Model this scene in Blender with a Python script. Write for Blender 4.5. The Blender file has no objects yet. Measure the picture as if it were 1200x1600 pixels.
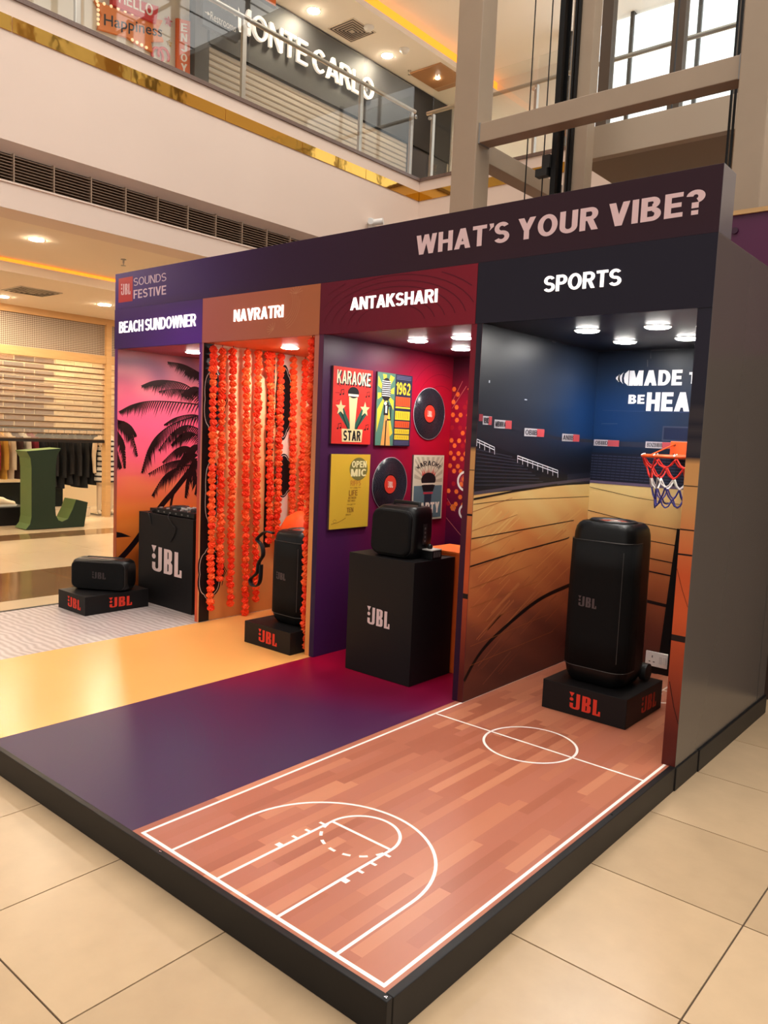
import bpy, bmesh, math, random
from mathutils import Vector, Matrix
random.seed(7)
SC = bpy.context.scene
COL = SC.collection
# ------------------------------------------------------------------ camera
CAMP = Vector((1.2485, -3.7802, 1.56))
YAW, PITCH, ROLL, FPX = 0.6993, -0.0980, 0.0424, 1222.28
_f = Vector((-math.sin(YAW)*math.cos(PITCH), math.cos(YAW)*math.cos(PITCH), math.sin(PITCH)))
_r = Vector((math.cos(YAW), math.sin(YAW), 0)); _u = _r.cross(_f)
CR = _r*math.cos(ROLL) + _u*math.sin(ROLL)
CU = -_r*math.sin(ROLL) + _u*math.cos(ROLL)
cd = bpy.data.cameras.new('camera'); cam = bpy.data.objects.new('camera', cd); COL.objects.link(cam)
cd.sensor_fit = 'VERTICAL'; cd.sensor_height = 36; cd.lens = FPX/1600*36; cd.clip_end = 200
mw = Matrix((CR, CU, -_f)).transposed().to_4x4(); mw.translation = CAMP
cam.matrix_world = mw; SC.camera = cam
# ------------------------------------------------------------------ world, large lights, exposure
W = bpy.data.worlds.new('world'); SC.world = W; W.use_nodes = True
W.node_tree.nodes['Background'].inputs[0].default_value = (1.0, .93, .86, 1)
W.node_tree.nodes['Background'].inputs[1].default_value = .58
SKYLIGHT = 2.9            # brightness of the atrium roof glazing
DOWNLIGHT = 150            # booth downlight discs
MALLIGHT = 560             # mall ceiling downlights
SC.view_settings.view_transform = 'Standard'; SC.view_settings.look = 'None'
SC.view_settings.gamma = 1; SC.view_settings.use_curve_mapping = False
SC.view_settings.exposure = 0.2
# ------------------------------------------------------------------ helpers
def U(px, py, ax, v):
    """point of the photographed place where the pixel's line of sight meets the plane ax = v"""
    d = _f + CR*((px-600)/FPX) - CU*((py-800)/FPX); a = 'xyz'.index(ax)
    return CAMP + d*((v-CAMP[a])/d[a])
def lin(c):
    return tuple((x/255/12.92 if x/255 <= .04045 else ((x/255+.055)/1.055)**2.4) for x in c[:3])
MATS = {}
def M(name, c, rough=.5, metal=0, noise=None, bump=None, emit=0, spec=.5, coat=0, stretch=None):
    if name in MATS: return MATS[name]
    m = bpy.data.materials.new(name); m.use_nodes = True; nt = m.node_tree; b = nt.nodes['Principled BSDF']
    L = lin(c); b.inputs['Base Color'].default_value = (*L, 1); b.inputs['Roughness'].default_value = rough
    b.inputs['Metallic'].default_value = metal; b.inputs['Specular IOR Level'].default_value = spec
    if coat: b.inputs['Coat Weight'].default_value = coat; b.inputs['Coat Roughness'].default_value = .1
    if emit: b.inputs['Emission Color'].default_value = (*L, 1); b.inputs['Emission Strength'].default_value = emit
    if noise or bump:
        tc = nt.nodes.new('ShaderNodeTexCoord'); src = tc.outputs['Object']
        if stretch:
            mp = nt.nodes.new('ShaderNodeMapping'); mp.inputs['Scale'].default_value = stretch
            nt.links.new(src, mp.inputs[0]); src = mp.outputs[0]
    if noise:
        n = nt.nodes.new('ShaderNodeTexNoise'); n.inputs['Scale'].default_value = noise[0]; n.inputs['Detail'].default_value = 6
        nt.links.new(src, n.inputs['Vector'])
        mx = nt.nodes.new('ShaderNodeMix'); mx.data_type = 'RGBA'
        k = noise[1]; mx.inputs[6].default_value = (*[x*(1-k) for x in L], 1); mx.inputs[7].default_value = (*[min(1, x*(1+k)) for x in L], 1)
        nt.links.new(n.outputs['Fac'], mx.inputs[0]); nt.links.new(mx.outputs[2], b.inputs['Base Color'])
    if bump:
        n = nt.nodes.new('ShaderNodeTexNoise'); n.inputs['Scale'].default_value = bump[0]; n.inputs['Detail'].default_value = 3
        nt.links.new(src, n.inputs['Vector'])
        bp = nt.nodes.new('ShaderNodeBump'); bp.inputs['Strength'].default_value = bump[1]; bp.inputs['Distance'].default_value = .01
        nt.links.new(n.outputs['Fac'], bp.inputs['Height']); nt.links.new(bp.outputs[0], b.inputs['Normal'])
    MATS[name] = m; return m
def Mprint(name, rough=.3, coat=0, noise=None):
    """printed vinyl: ink colours are stored on the faces"""
    m = bpy.data.materials.new(name); m.use_nodes = True; nt = m.node_tree; b = nt.nodes['Principled BSDF']
    a = nt.nodes.new('ShaderNodeAttribute'); a.attribute_name = 'Col'
    nt.links.new(a.outputs['Color'], b.inputs['Base Color']); b.inputs['Roughness'].default_value = rough
    b.inputs['Coat Weight'].default_value = coat; b.inputs['Specular IOR Level'].default_value = .22
    if noise:
        tc = nt.nodes.new('ShaderNodeTexCoord'); n = nt.nodes.new('ShaderNodeTexNoise'); n.inputs['Scale'].default_value = noise[0]; n.inputs['Detail'].default_value = 5
        nt.links.new(tc.outputs['Object'], n.inputs['Vector'])
        mr = nt.nodes.new('ShaderNodeMapRange'); mr.inputs[3].default_value = 1-noise[1]; mr.inputs[4].default_value = 1+noise[1]
        nt.links.new(n.outputs['Fac'], mr.inputs[0])
        mx = nt.nodes.new('ShaderNodeVectorMath'); mx.operation = 'SCALE'
        nt.links.new(a.outputs['Color'], mx.inputs[0]); nt.links.new(mr.outputs[0], mx.inputs['Scale'])
        nt.links.new(mx.outputs[0], b.inputs['Base Color'])
    MATS[name] = m; return m
def Mglass(name, tint, refl=1.0, rough=.0, haze=0):
    m = bpy.data.materials.new(name); m.use_nodes = True; nt = m.node_tree
    nt.nodes.remove(nt.nodes['Principled BSDF']); o = nt.nodes['Material Output']
    t = nt.nodes.new('ShaderNodeBsdfTransparent'); t.inputs[0].default_value = (*tint, 1)
    g = nt.nodes.new('ShaderNodeBsdfGlossy'); g.inputs['Roughness'].default_value = rough
    lw = nt.nodes.new('ShaderNodeLayerWeight'); pw = nt.nodes.new('ShaderNodeMath'); pw.operation = 'POWER'; pw.inputs[1].default_value = 4
    nt.links.new(lw.outputs['Facing'], pw.inputs[0]); fr = pw
    mu = nt.nodes.new('ShaderNodeMath'); mu.operation = 'MULTIPLY_ADD'; mu.inputs[1].default_value = .8; mu.inputs[2].default_value = .035*refl
    mx = nt.nodes.new('ShaderNodeMixShader')
    nt.links.new(fr.outputs[0], mu.inputs[0]); nt.links.new(mu.outputs[0], mx.inputs[0])
    if haze:
        d = nt.nodes.new('ShaderNodeBsdfDiffuse'); d.inputs[0].default_value = (.85, .82, .76, 1); m2 = nt.nodes.new('ShaderNodeMixShader'); m2.inputs[0].default_value = haze
        nt.links.new(t.outputs[0], m2.inputs[1]); nt.links.new(d.outputs[0], m2.inputs[2]); nt.links.new(m2.outputs[0], mx.inputs[1])
    else: nt.links.new(t.outputs[0], mx.inputs[1])
    nt.links.new(g.outputs[0], mx.inputs[2]); nt.links.new(mx.outputs[0], o.inputs[0])
    MATS[name] = m; return m
def wloc(o):
    v = Vector((0, 0, 0))
    while o is not None: v = v + o.location; o = o.parent
    return v
def tag(o, label=None, cat=None, group=None, kind=None):
    if label: o['label'] = label
    if cat: o['category'] = cat
    if group: o['group'] = group
    if kind: o['kind'] = kind
    return o
def thing(name, label, cat, loc=(0, 0, 0), group=None, kind=None):
    o = bpy.data.objects.new(name, None); COL.objects.link(o); o.location = loc; o.empty_display_size = .1
    return tag(o, label, cat, group, kind)
def link(name, me, mat=None, parent=None, loc=(0, 0, 0), rot=None, scale=None):
    """another object that shares the mesh data"""
    o = bpy.data.objects.new(name, me); COL.objects.link(o)
    if mat and not me.materials: me.materials.append(mat)
    if parent: o.parent = parent; o.location = Vector(loc) - wloc(parent)
    else: o.location = loc
    if rot: o.rotation_euler = rot
    if scale: o.scale = scale
    return o
def copy_tree(o, parent=None):
    c = o.copy(); COL.objects.link(c); c.parent = parent
    for ch in list(o.children): copy_tree(ch, c)
    return c
class MB:
    def __init__(s): s.v = []; s.f = []; s.sm = []
    def add(s, vs, fs, smooth=False):
        n = len(s.v); s.v += [tuple(v) for v in vs]; s.f += [tuple(i+n for i in f) for f in fs]; s.sm += [smooth]*len(fs); return s
    def box(s, x0, y0, z0, x1, y1, z1, m=None):
        vs = [(x, y, z) for z in (z0, z1) for y in (y0, y1) for x in (x0, x1)]
        if m: vs = [m @ Vector(v) for v in vs]
        return s.add(vs, [(0, 2, 3, 1), (4, 5, 7, 6), (0, 1, 5, 4), (2, 6, 7, 3), (0, 4, 6, 2), (1, 3, 7, 5)])
    def loft(s, loops, cap=True, smooth=True, closed=False):
        n = len(loops[0]); vs = [p for l in loops for p in l]; fs = []
        rng = len(loops) if closed else len(loops)-1
        for i in range(rng):
            a = i*n; b = ((i+1) % len(loops))*n
            for j in range(n): k = (j+1) % n; fs.append((a+j, a+k, b+k, b+j))
        s.add(vs, fs, smooth)
        if cap and not closed:
            s.add(loops[0], [tuple(reversed(range(n)))]); s.add(loops[-1], [tuple(range(n))])
        return s
    def tube(s, pts, r, n=8, closed=False, smooth=True, flat=None):
        pts = [Vector(p) for p in pts]; loops = []; N = len(pts); up = Vector((0, 0, 1)); prev = None
        for i, p in enumerate(pts):
            a = pts[(i-1) % N] if (i or closed) else p; b = pts[(i+1) % N] if (i < N-1 or closed) else p
            t = (b-a).normalized()
            if prev is None:
                x = t.cross(up) if abs(t.z) < .9 else t.cross(Vector((1, 0, 0)))
            else: x = prev - t*prev.dot(t)
            x.normalize(); prev = x; y = t.cross(x); rr = r[i] if isinstance(r, (list, tuple)) else r
            ry = rr*(flat or 1)
            loops.append([p + x*rr*math.cos(2*math.pi*k/n) + y*ry*math.sin(2*math.pi*k/n) for k in range(n)])
        return s.loft(loops, True, smooth, closed)
    def cyl(s, c, r, h, n=24, axis='z', smooth=True):
        c = Vector(c); d = {'x': Vector((1, 0, 0)), 'y': Vector((0, 1, 0)), 'z': Vector((0, 0, 1))}[axis]
        return s.tube([c, c+d*h], r, n, smooth=smooth)
    def lathe(s, prof, n=24, c=(0, 0, 0), axis='z', smooth=True, cap=True):
        loops = []
        for r, h in prof:
            l = []
            for k in range(n):
                a = 2*math.pi*k/n; q = {'z': (r*math.cos(a), r*math.sin(a), h), 'x': (h, r*math.cos(a), r*math.sin(a)), 'y': (r*math.sin(a), h, r*math.cos(a))}[axis]
                l.append(Vector(q)+Vector(c))
            loops.append(l)
        return s.loft(loops, cap, smooth)
    def prism(s, poly, fn0, fn1):
        """poly: 2d outline; fn0/fn1 map it to the two end faces"""
        n = len(poly); a = [fn0(*p) for p in poly]; b = [fn1(*p) for p in poly]
        s.add(a+b, [tuple(reversed(range(n))), tuple(range(n, 2*n))] + [(i, (i+1) % n, n+(i+1) % n, n+i) for i in range(n)])
        return s
    def mesh(s, name, off=Vector((0, 0, 0))):
        me = bpy.data.meshes.new(name); me.from_pydata([tuple(Vector(v)-off) for v in s.v], [], s.f)
        me.polygons.foreach_set('use_smooth', s.sm)
        bm = bmesh.new(); bm.from_mesh(me); bmesh.ops.recalc_face_normals(bm, faces=bm.faces); bm.to_mesh(me); bm.free()
        me.update(); return me
    def build(s, name, mat, parent=None, bevel=0, seg=2, origin=None):
        off = wloc(parent) if parent else Vector(origin or (0, 0, 0))
        me = s.mesh(name, off); me.materials.append(mat)
        o = bpy.data.objects.new(name, me); COL.objects.link(o)
        if parent: o.parent = parent
        else: o.location = off
        if bevel:
            b = o.modifiers.new('bevel', 'BEVEL'); b.width = bevel; b.segments = seg; b.limit_method = 'ANGLE'; b.angle_limit = .7
        return o
def box(name, mat, parent, x0, y0, z0, x1, y1, z1, bevel=0, **k):
    x0, x1 = min(x0, x1), max(x0, x1); y0, y1 = min(y0, y1), max(y0, y1); z0, z1 = min(z0, z1), max(z0, z1)
    if parent is None and 'origin' not in k: k['origin'] = ((x0+x1)/2, (y0+y1)/2, z0)
    return MB().box(x0, y0, z0, x1, y1, z1).build(name, mat, parent, bevel, **k)
def struct(o): o['kind'] = 'structure'; return o
def rrect(hx, hy, r, n=5, cx=0, cy=0):
    out = []
    for sx, sy, a0 in ((1, 1, 0), (-1, 1, 90), (-1, -1, 180), (1, -1, 270)):
        for k in range(n+1):
            a = math.radians(a0+90*k/n); out.append((cx+sx*(hx-r)+r*math.cos(a), cy+sy*(hy-r)+r*math.sin(a)))
    return out
# ---- text: glyph outlines of the built-in font as flat polygons
TX = {}
# ---- a plain grotesk capital alphabet built from bars, slanted bars and bowls (cap height 1)
def _R(x0, y0, x1, y1): return [[(x0, y0), (x1, y0), (x1, y1), (x0, y1)]]
def _D(xa, ya, xb, yb, w): return [[(xa-w/2, ya), (xa+w/2, ya), (xb+w/2, yb), (xb-w/2, yb)]]
def _C(cx, cy, rx, ry, tx, ty, a0, a1, n=14):
    out = []; ps = [math.radians(a0+(a1-a0)*k/n) for k in range(n+1)]
    for a, b in zip(ps, ps[1:]):
        out.append([(cx+rx*math.cos(a), cy+ry*math.sin(a)), (cx+rx*math.cos(b), cy+ry*math.sin(b)), (cx+(rx-tx)*math.cos(b), cy+(ry-ty)*math.sin(b)), (cx+(rx-tx)*math.cos(a), cy+(ry-ty)*math.sin(a))])
    return out
def grotesk(ch, t):
    """polygons and advance width of one capital; t is the stem weight"""
    h = t*.86; m = .5
    if ch == 'A': return _D(.37, 1, t*.55, 0, t*1.1)+_D(.37, 1, .74-t*.55, 0, t*1.1)+_R(.2, .2, .54, .2+h*.9), .74
    if ch == 'B': return _R(0, 0, t, 1)+_R(t, 1-h, .36, 1)+_R(t, .5-h/2+.02, .38, .5+h/2+.02)+_R(t, 0, .38, h)+_C(.36, .76-h*.01, .25, .24+h*.01, t, h, -90, 90)+_C(.37, .26+h*.13, .29, .26+h*.13, t, h, -90, 90), .68
    if ch == 'C': return _C(.37, .5, .37, .5, t, h, 42, 318, 24), .71
    if ch == 'D': return _R(0, 0, t, 1)+_R(t, 1-h, .3, 1)+_R(t, 0, .3, h)+_C(.3, .5, .39, .5, t, h, -90, 90, 18), .69
    if ch == 'E': return _R(0, 0, t, 1)+_R(t, 0, .58, h)+_R(t, 1-h, .57, 1)+_R(t, .5-h/2, .53, .5+h/2), .58
    if ch == 'F': return _R(0, 0, t, 1)+_R(t, 1-h, .55, 1)+_R(t, .5-h/2, .49, .5+h/2), .55
    if ch == 'G': return _C(.38, .5, .38, .5, t, h, 44, 330, 24)+_R(.4, .42, .74, .42+h*.9)+_R(.74-t*.8, .0, .74, .45), .74
    if ch == 'H': return _R(0, 0, t, 1)+_R(.68-t, 0, .68, 1)+_R(t, .5-h/2, .68-t, .5+h/2), .68
    if ch == 'I': return _R(0, 0, t, 1), t
    if ch == 'J': return _R(.5-t, .3, .5, 1)+_C(.25, .29, .25, .29, t, h, 180, 360), .5
    if ch == 'K': return _R(0, 0, t, 1)+_D(.56, 1, .14, .36, t*1.25)+_D(.3, .56, .61, 0, t*1.25), .7
    if ch == 'L': return _R(0, 0, t, 1)+_R(t, 0, .54, h), .54
    if ch == 'M': return _R(0, 0, t, 1)+_R(.82-t, 0, .82, 1)+_D(t*.6, 1, .41, 0, t*1.05)+_D(.82-t*.6, 1, .41, 0, t*1.05), .82
    if ch == 'N': return _R(0, 0, t, 1)+_R(.69-t, 0, .69, 1)+_D(t*.6, 1, .69-t*.6, 0, t*1.15), .69
    if ch == 'O': return _C(.385, .5, .385, .5, t, h, 0, 360, 32), .77
    if ch == 'P': return _R(0, 0, t, 1)+_R(t, 1-h, .36, 1)+_R(t, .4, .36, .4+h)+_C(.35, .7, .28, .3, t, h, -90, 90), .63
    if ch == 'R': return _R(0, 0, t, 1)+_R(t, 1-h, .38, 1)+_R(t, .42, .38, .42+h)+_C(.37, .71, .28, .29, t, h, -90, 90)+_D(.36, .48, .67-t*.55, 0, t*1.1), .68
    if ch == 'S':
        r = (1+h)/4
        return _C(.32, 1-r, .31, r, t*.95, h, 28, 270, 16)+_C(.32, r, .33, r, t*.95, h, 90, -152, 16), .65
    if ch == 'T': return _R(0, 1-h, .62, 1)+_R(.31-t/2, 0, .31+t/2, 1-h), .62
    if ch == 'U': return _R(0, .3, t, 1)+_R(.67-t, .3, .67, 1)+_C(.335, .3, .335, .3, t, h, 180, 360), .67
    if ch == 'V': return _D(t*.55, 1, .36, 0, t*1.1)+_D(.72-t*.55, 1, .36, 0, t*1.1), .72
    if ch == 'W': return _D(t*.52, 1, .27, 0, t*1.04)+_D(.5, 1, .27, 0, t*.98)+_D(.5, 1, .73, 0, t*.98)+_D(1-t*.52, 1, .73, 0, t*1.04), 1.0
    if ch == 'Y': return _D(t*.58, 1, .36, .42, t*1.12)+_D(.72-t*.58, 1, .36, .42, t*1.12)+_R(.36-t/2, 0, .36+t/2, .46), .72
    if ch == 'Z': return _R(0, 1-h, .6, 1)+_R(0, 0, .6, h)+_D(.6-t*.6, 1-h, t*.6, h, t*1.15), .6
    if ch == "'": return [[(.02, 1), (t, 1), (t, .84), (.02, .66), (.07, .8)]], t
    if ch == '?': return _C(.29, .73, .29, .27, t, h, 172, -68, 16)+_R(.29-t/2, .27, .29+t/2, .5)+_R(.29-t/2, 0, .29+t/2, .18), .58
    if ch == '1': return _R(.16, 0, .16+t, 1)+_R(0, .72, .16, .72+h*.8), .16+t
    if ch == '2': return _C(.29, .71, .29, .29, t, h, 170, -40, 14)+_R(0, 0, .58, h)+_D(.5, .56, .12, h*.9, t*1.2), .58
    if ch == '6': return _C(.3, .32, .3, .32, t, h, 0, 360, 24)+_C(.33, .5, .33, .5, t, h, 50, 180, 12), .62
    if ch == '9': return _C(.3, .68, .3, .32, t, h, 0, 360, 24)+_C(.27, .5, .33, .5, t, h, 0, -130, 12), .62
    return None
def glyphs(s, bold=0., space=1.):
    """flat outlines of a line of text in a unit box, with the faces of each letter"""
    k = (s, bold, space)
    if k in TX: return TX[k]
    v, f, groups = [], [], []
    if all(c == ' ' or grotesk(c, .2) for c in s):
        t = max(.09, .135+bold*2.2); x = 0; gap = .085*space - max(0, bold-.03)*.6
        for c in s:
            if c == ' ': x += .26; continue
            ps, wd = grotesk(c, t); g = []
            for p in ps:
                n = len(v); v += [(a+x, b) for a, b in p]; g.append(tuple(range(n, n+len(p))))
            f += g; groups.append(g); x += wd+gap*(.35 if c in "'" else 1)
    else:
        c = bpy.data.curves.new('t', 'FONT'); c.body = s; c.size = 1; c.offset = bold; c.space_character = space; c.resolution_u = 3
        o = bpy.data.objects.new('t', c); COL.objects.link(o); bpy.context.view_layer.update()
        me = bpy.data.meshes.new_from_object(o.evaluated_get(bpy.context.evaluated_depsgraph_get()))
        v = [(p.co.x, p.co.y) for p in me.vertices]; f = [tuple(p.vertices) for p in me.polygons]
        bpy.data.objects.remove(o); bpy.data.curves.remove(c); bpy.data.meshes.remove(me); groups = [f]
    x0 = min(p[0] for p in v); x1 = max(p[0] for p in v); y0 = min(p[1] for p in v); y1 = max(p[1] for p in v)
    v = [((p[0]-x0)/(x1-x0), (p[1]-y0)/(y1-y0)) for p in v]
    TX[k] = (v, f, groups); return TX[k]
def solid_letters(s, O, Ud, Vd, N, w, h, depth, mat, parent, bold=0., name='letter', space=1.):
    """each letter of a sign is a raised solid of its own"""
    v, f, letters = glyphs(s, bold, space); O, Ud, Vd, N = map(Vector, (O, Ud, Vd, N)); res = []
    for g in letters:
        ids = sorted({i for q in g for i in q}); ix = {i: k for k, i in enumerate(ids)}; n = len(ids)
        lift = {}
        for kq, q in enumerate(g):
            for i in q: lift[i] = .00012*(kq % 6)
        bk = [O+Ud*(v[i][0]*w)+Vd*(v[i][1]*h) for i in ids]; fr = [p+N*(depth+lift[i]) for p, i in zip(bk, ids)]
        fs = [tuple(ix[i] for i in q) for q in g]; ed = {}
        for q in fs:
            for a, b in zip(q, q[1:]+q[:1]): ed[(a, b)] = 1
        side = [(a, b, b+n, a+n) for (a, b) in ed if (b, a) not in ed]
        mb = MB(); mb.add(fr+bk, fs+[tuple(reversed([i+n for i in q])) for q in fs]+side)
        res.append(mb.build(name, mat, parent))
    return res
class Print:
    """flat ink on a panel: coloured polygons in panel coordinates u, v"""
    def __init__(s, O, Ud, Vd, N, step=.0007): s.O, s.U, s.V, s.N = map(Vector, (O, Ud, Vd, N)); s.st = step; s.k = 0; s.v = []; s.f = []; s.c = []
    def P(s, u, v, l): return s.O+s.U*u+s.V*v+s.N*(s.st*(l+1))
    def poly(s, pts, col, l=0):
        n = len(s.v); s.k = (s.k+1) % 8; l += s.k*.06; s.v += [s.P(u, v, l) for u, v in pts]; s.f.append(tuple(range(n, n+len(pts)))); s.c.append([lin(col)]*len(pts))
    def rect(s, u0, v0, u1, v1, col, l=0): s.poly([(u0, v0), (u1, v0), (u1, v1), (u0, v1)], col, l)
    def grid(s, u0, u1, v0, v1, nu, nv, fn, l=0):
        n = len(s.v); us = [u0+(u1-u0)*i/nu for i in range(nu+1)]; vs = [v0+(v1-v0)*j/nv for j in range(nv+1)]
        C = []
        for v in vs:
            for u in us: s.v.append(s.P(u, v, l)); C.append(lin(fn(u, v)))
        for j in range(nv):
            for i in range(nu):
                q = [j*(nu+1)+i, j*(nu+1)+i+1, (j+1)*(nu+1)+i+1, (j+1)*(nu+1)+i]
                s.f.append(tuple(n+k for k in q)); s.c.append([C[k] for k in q])
    def stroke(s, pts, w, col, l=0, closed=False):
        N = len(pts); L = []; R = []
        for i, (x, y) in enumerate(pts):
            a = pts[(i-1) % N] if (i or closed) else pts[i]; b = pts[(i+1) % N] if (i < N-1 or closed) else pts[i]
            dx, dy = b[0]-a[0], b[1]-a[1]; d = math.hypot(dx, dy) or 1; ww = (w[i] if isinstance(w, (list, tuple)) else w)/2
            L.append((x-dy/d*ww, y+dx/d*ww)); R.append((x+dy/d*ww, y-dx/d*ww))
        for i in range(N if closed else N-1):
            j = (i+1) % N; s.poly([L[i], L[j], R[j], R[i]], col, l)
    def disc(s, u, v, ru, rv, col, l=0, n=20): s.poly([(u+ru*math.cos(2*math.pi*k/n), v+rv*math.sin(2*math.pi*k/n)) for k in range(n)], col, l)
    def ring(s, u, v, r, w, col, l=0, n=32, a0=0, a1=360):
        cl = abs(a1-a0) >= 360; k = n if cl else n+1
        s.stroke([(u+r*math.cos(math.radians(a0+(a1-a0)*i/n)), v+r*math.sin(math.radians(a0+(a1-a0)*i/n))) for i in range(k)], w, col, l, cl)
    def text(s, t, u, v, w, h, col, l=1, bold=0., fn=None, space=1.):
        vs, fs, _ = glyphs(t, bold, space); n = len(s.v)
        c = lin(col)
        for f in fs:     # pieces of a glyph overlap, so each lies a hair above the last
            n = len(s.v); s.k = (s.k+1) % 8
            for i in f:
                a, b = vs[i]; p = (u+a*w, v+b*h) if fn is None else fn(a, b); s.v.append(s.P(p[0], p[1], l+s.k*.06))
            s.f.append(tuple(range(n, n+len(f)))); s.c.append([c]*len(f))
    def logo(s, u, v, w, h, col, l=1):
        for pl in LOGO: s.poly([(u+a*w, v+b*h) for a, b in pl], col, l)
    def build(s, name, mat, parent, kind=None):
        off = wloc(parent); me = bpy.data.meshes.new(name); me.from_pydata([tuple(p-off) for p in s.v], [], s.f); me.materials.append(mat)
        at = me.attributes.new('Col', 'FLOAT_COLOR', 'CORNER'); flat = []
        for p, c in zip(me.polygons, s.c):
            for q in c: flat += [*q, 1]
        at.data.foreach_set('color', flat)
        o = bpy.data.objects.new(name, me); COL.objects.link(o); o.parent = parent
        if kind: o['kind'] = kind
        return o
def arcp(cx, cy, rx, ry, a0, a1, n=6): return [(cx+rx*math.cos(math.radians(a0+(a1-a0)*k/n)), cy+ry*math.sin(math.radians(a0+(a1-a0)*k/n))) for k in range(n+1)]
# the loudspeaker emblem: wedge and dot, J, B, L in tall condensed letters (unit box)
_lt = .088
LOGO = [[(0, .98), (.17, .98), (.085, .72)],
        arcp(.085, .58, .065, .1, 0, 330, 12),
        [(.24, .95), (.36, .95), (.36, .16)]+arcp(.25, .16, .11, .13, 0, -90, 5)+[(.18, .03)]+arcp(.18, .15, .15, .12, -90, -180, 5)+[(.03, .36), (.14, .36), (.14, .18)]+[(.165, .13), (.21, .13), (.24, .18)],
        [(.43, .93), (.55, .93), (.55, .02), (.43, .02)],
        [(.55, .93), (.60, .93)]+arcp(.60, .83, .1, .1, 90, 0, 4)+[(.70, .58)]+[(.66, .48), (.55, .48), (.55, .56), (.585, .59), (.585, .81), (.55, .84)],
        [(.55, .48), (.66, .48), (.715, .39), (.715, .13)]+arcp(.62, .13, .095, .11, 0, -90, 4)+[(.55, .02), (.55, .11), (.59, .14), (.59, .37), (.55, .41)],
        [(.78, .90), (.90, .90), (.90, .10), (.93, .10), (.955, .14), (.955, .27), (1.02, .27), (1.02, 0), (.78, 0)]]
# ------------------------------------------------------------------ materials
TILE = [M('tile_%d' % i, c, .3, noise=(7, .13), bump=(25, .04)) for i, c in enumerate([(192, 164, 130), (186, 158, 124), (196, 168, 134), (183, 156, 123)])]
GROUT = M('grout', (84, 68, 54), .9)
MARBLE = M('dark_marble', (128, 94, 62), .12, noise=(2.5, .45), coat=.4)
STONE = M('pale_stone', (222, 196, 160), .14, noise=(2, .08), coat=.3)
WALLP = M('painted_wall', (228, 206, 190), .75, noise=(1.2, .04))
CEIL = M('ceiling_paint', (240, 222, 200), .85)
CEIL2 = M('ceiling_white', (242, 236, 226), .85)
GOLD = M('gold_mirror', (222, 172, 84), .06, 1, bump=(2.2, .5))
GRAN = M('granite', (112, 90, 80), .3, noise=(60, .4))
BLACKT = M('black_trim', (22, 21, 22), .42, noise=(8, .25), spec=.25)
BLACKB = M('black_board', (20, 18, 19), .5, noise=(6, .12), spec=.25)
BLACKP = M('black_plastic', (11, 11, 12), .36, spec=.3)
GRILLE = M('speaker_grille', (9, 9, 10), .6, bump=(900, .5), spec=.2)
CHROME = M('chrome', (200, 200, 200), .18, 1)
STEEL = M('brushed_steel', (176, 168, 158), .32, 1)
GREYP = M('grey_laminate', (92, 84, 77), .24, noise=(.8, .06))
LAMP = M('lamp_disc', (255, 250, 242), .5, emit=DOWNLIGHT)
MLAMP = M('mall_lamp_disc', (255, 236, 206), .5, emit=MALLIGHT)
LITW = M('lit_letter', (255, 246, 238), .4, emit=1.15)
WHITEP = M('white_plastic', (226, 224, 220), .4)
VINYL = Mprint('printed_vinyl', .38)
VINYLM = Mprint('printed_matte', .55)
COVE = M('cove_strip', (255, 146, 40), .5, emit=1.3)
GLASS = Mglass('clear_glass', (.97, .985, .978), 1.1)
# ================================================================== SETTING
FZ = -.12
fl = struct(box('floor', GROUT, None, -16, -9, FZ-.06, 6, 14, FZ-.006, origin=(0, 0, FZ-.06)))
PX, PY = .6425, .6175
tile_me = MB().box(0, 0, -.004, PX-.006, PY-.006, .006).mesh('tile')
tms = []
for m in TILE:
    q = tile_me.copy(); q.materials.append(m); tms.append(q)
for i in range(-7, 4):
    for j in range(-3, 8):
        x0 = .58+i*PX; y0 = -1.525+j*PY
        if x0+PX <= .01 and y0 > -2.2: continue
        if x0 > 2.2 or (x0 < 0 and y0 > -2.2 and x0+PX < .02): continue
        link('floor_tile', random.choice(tms), None, fl, (x0+.003, y0+.003, FZ-.006))
def slab_tiles(x0, x1, y0, y1, nx, ny, mat, nm):
    dx, dy = (x1-x0)/nx, (y1-y0)/ny
    me = MB().box(0, 0, -.004, dx-.004, dy-.004, .006).mesh(nm); me.materials.append(mat)
    for i in range(nx):
        for j in range(ny): link(nm, me, None, fl, (x0+i*dx+.002, y0+j*dy+.002, FZ-.006))
slab_tiles(-5.98, -5.13, -2.1, 4.2, 1, 5, STONE, 'floor_tile')
slab_tiles(-7.35, -5.98, -2.1, 4.2, 1, 5, MARBLE, 'marble_tile')
slab_tiles(-9.65, -7.35, -2.1, 5.4, 2, 6, STONE, 'floor_tile')
slab_tiles(-10.2, -9.65, -2.1, 5.4, 1, 6, MARBLE, 'marble_tile')
slab_tiles(-15.0, -10.2, -2.1, 6.6, 4, 7, STONE, 'floor_tile')
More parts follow.
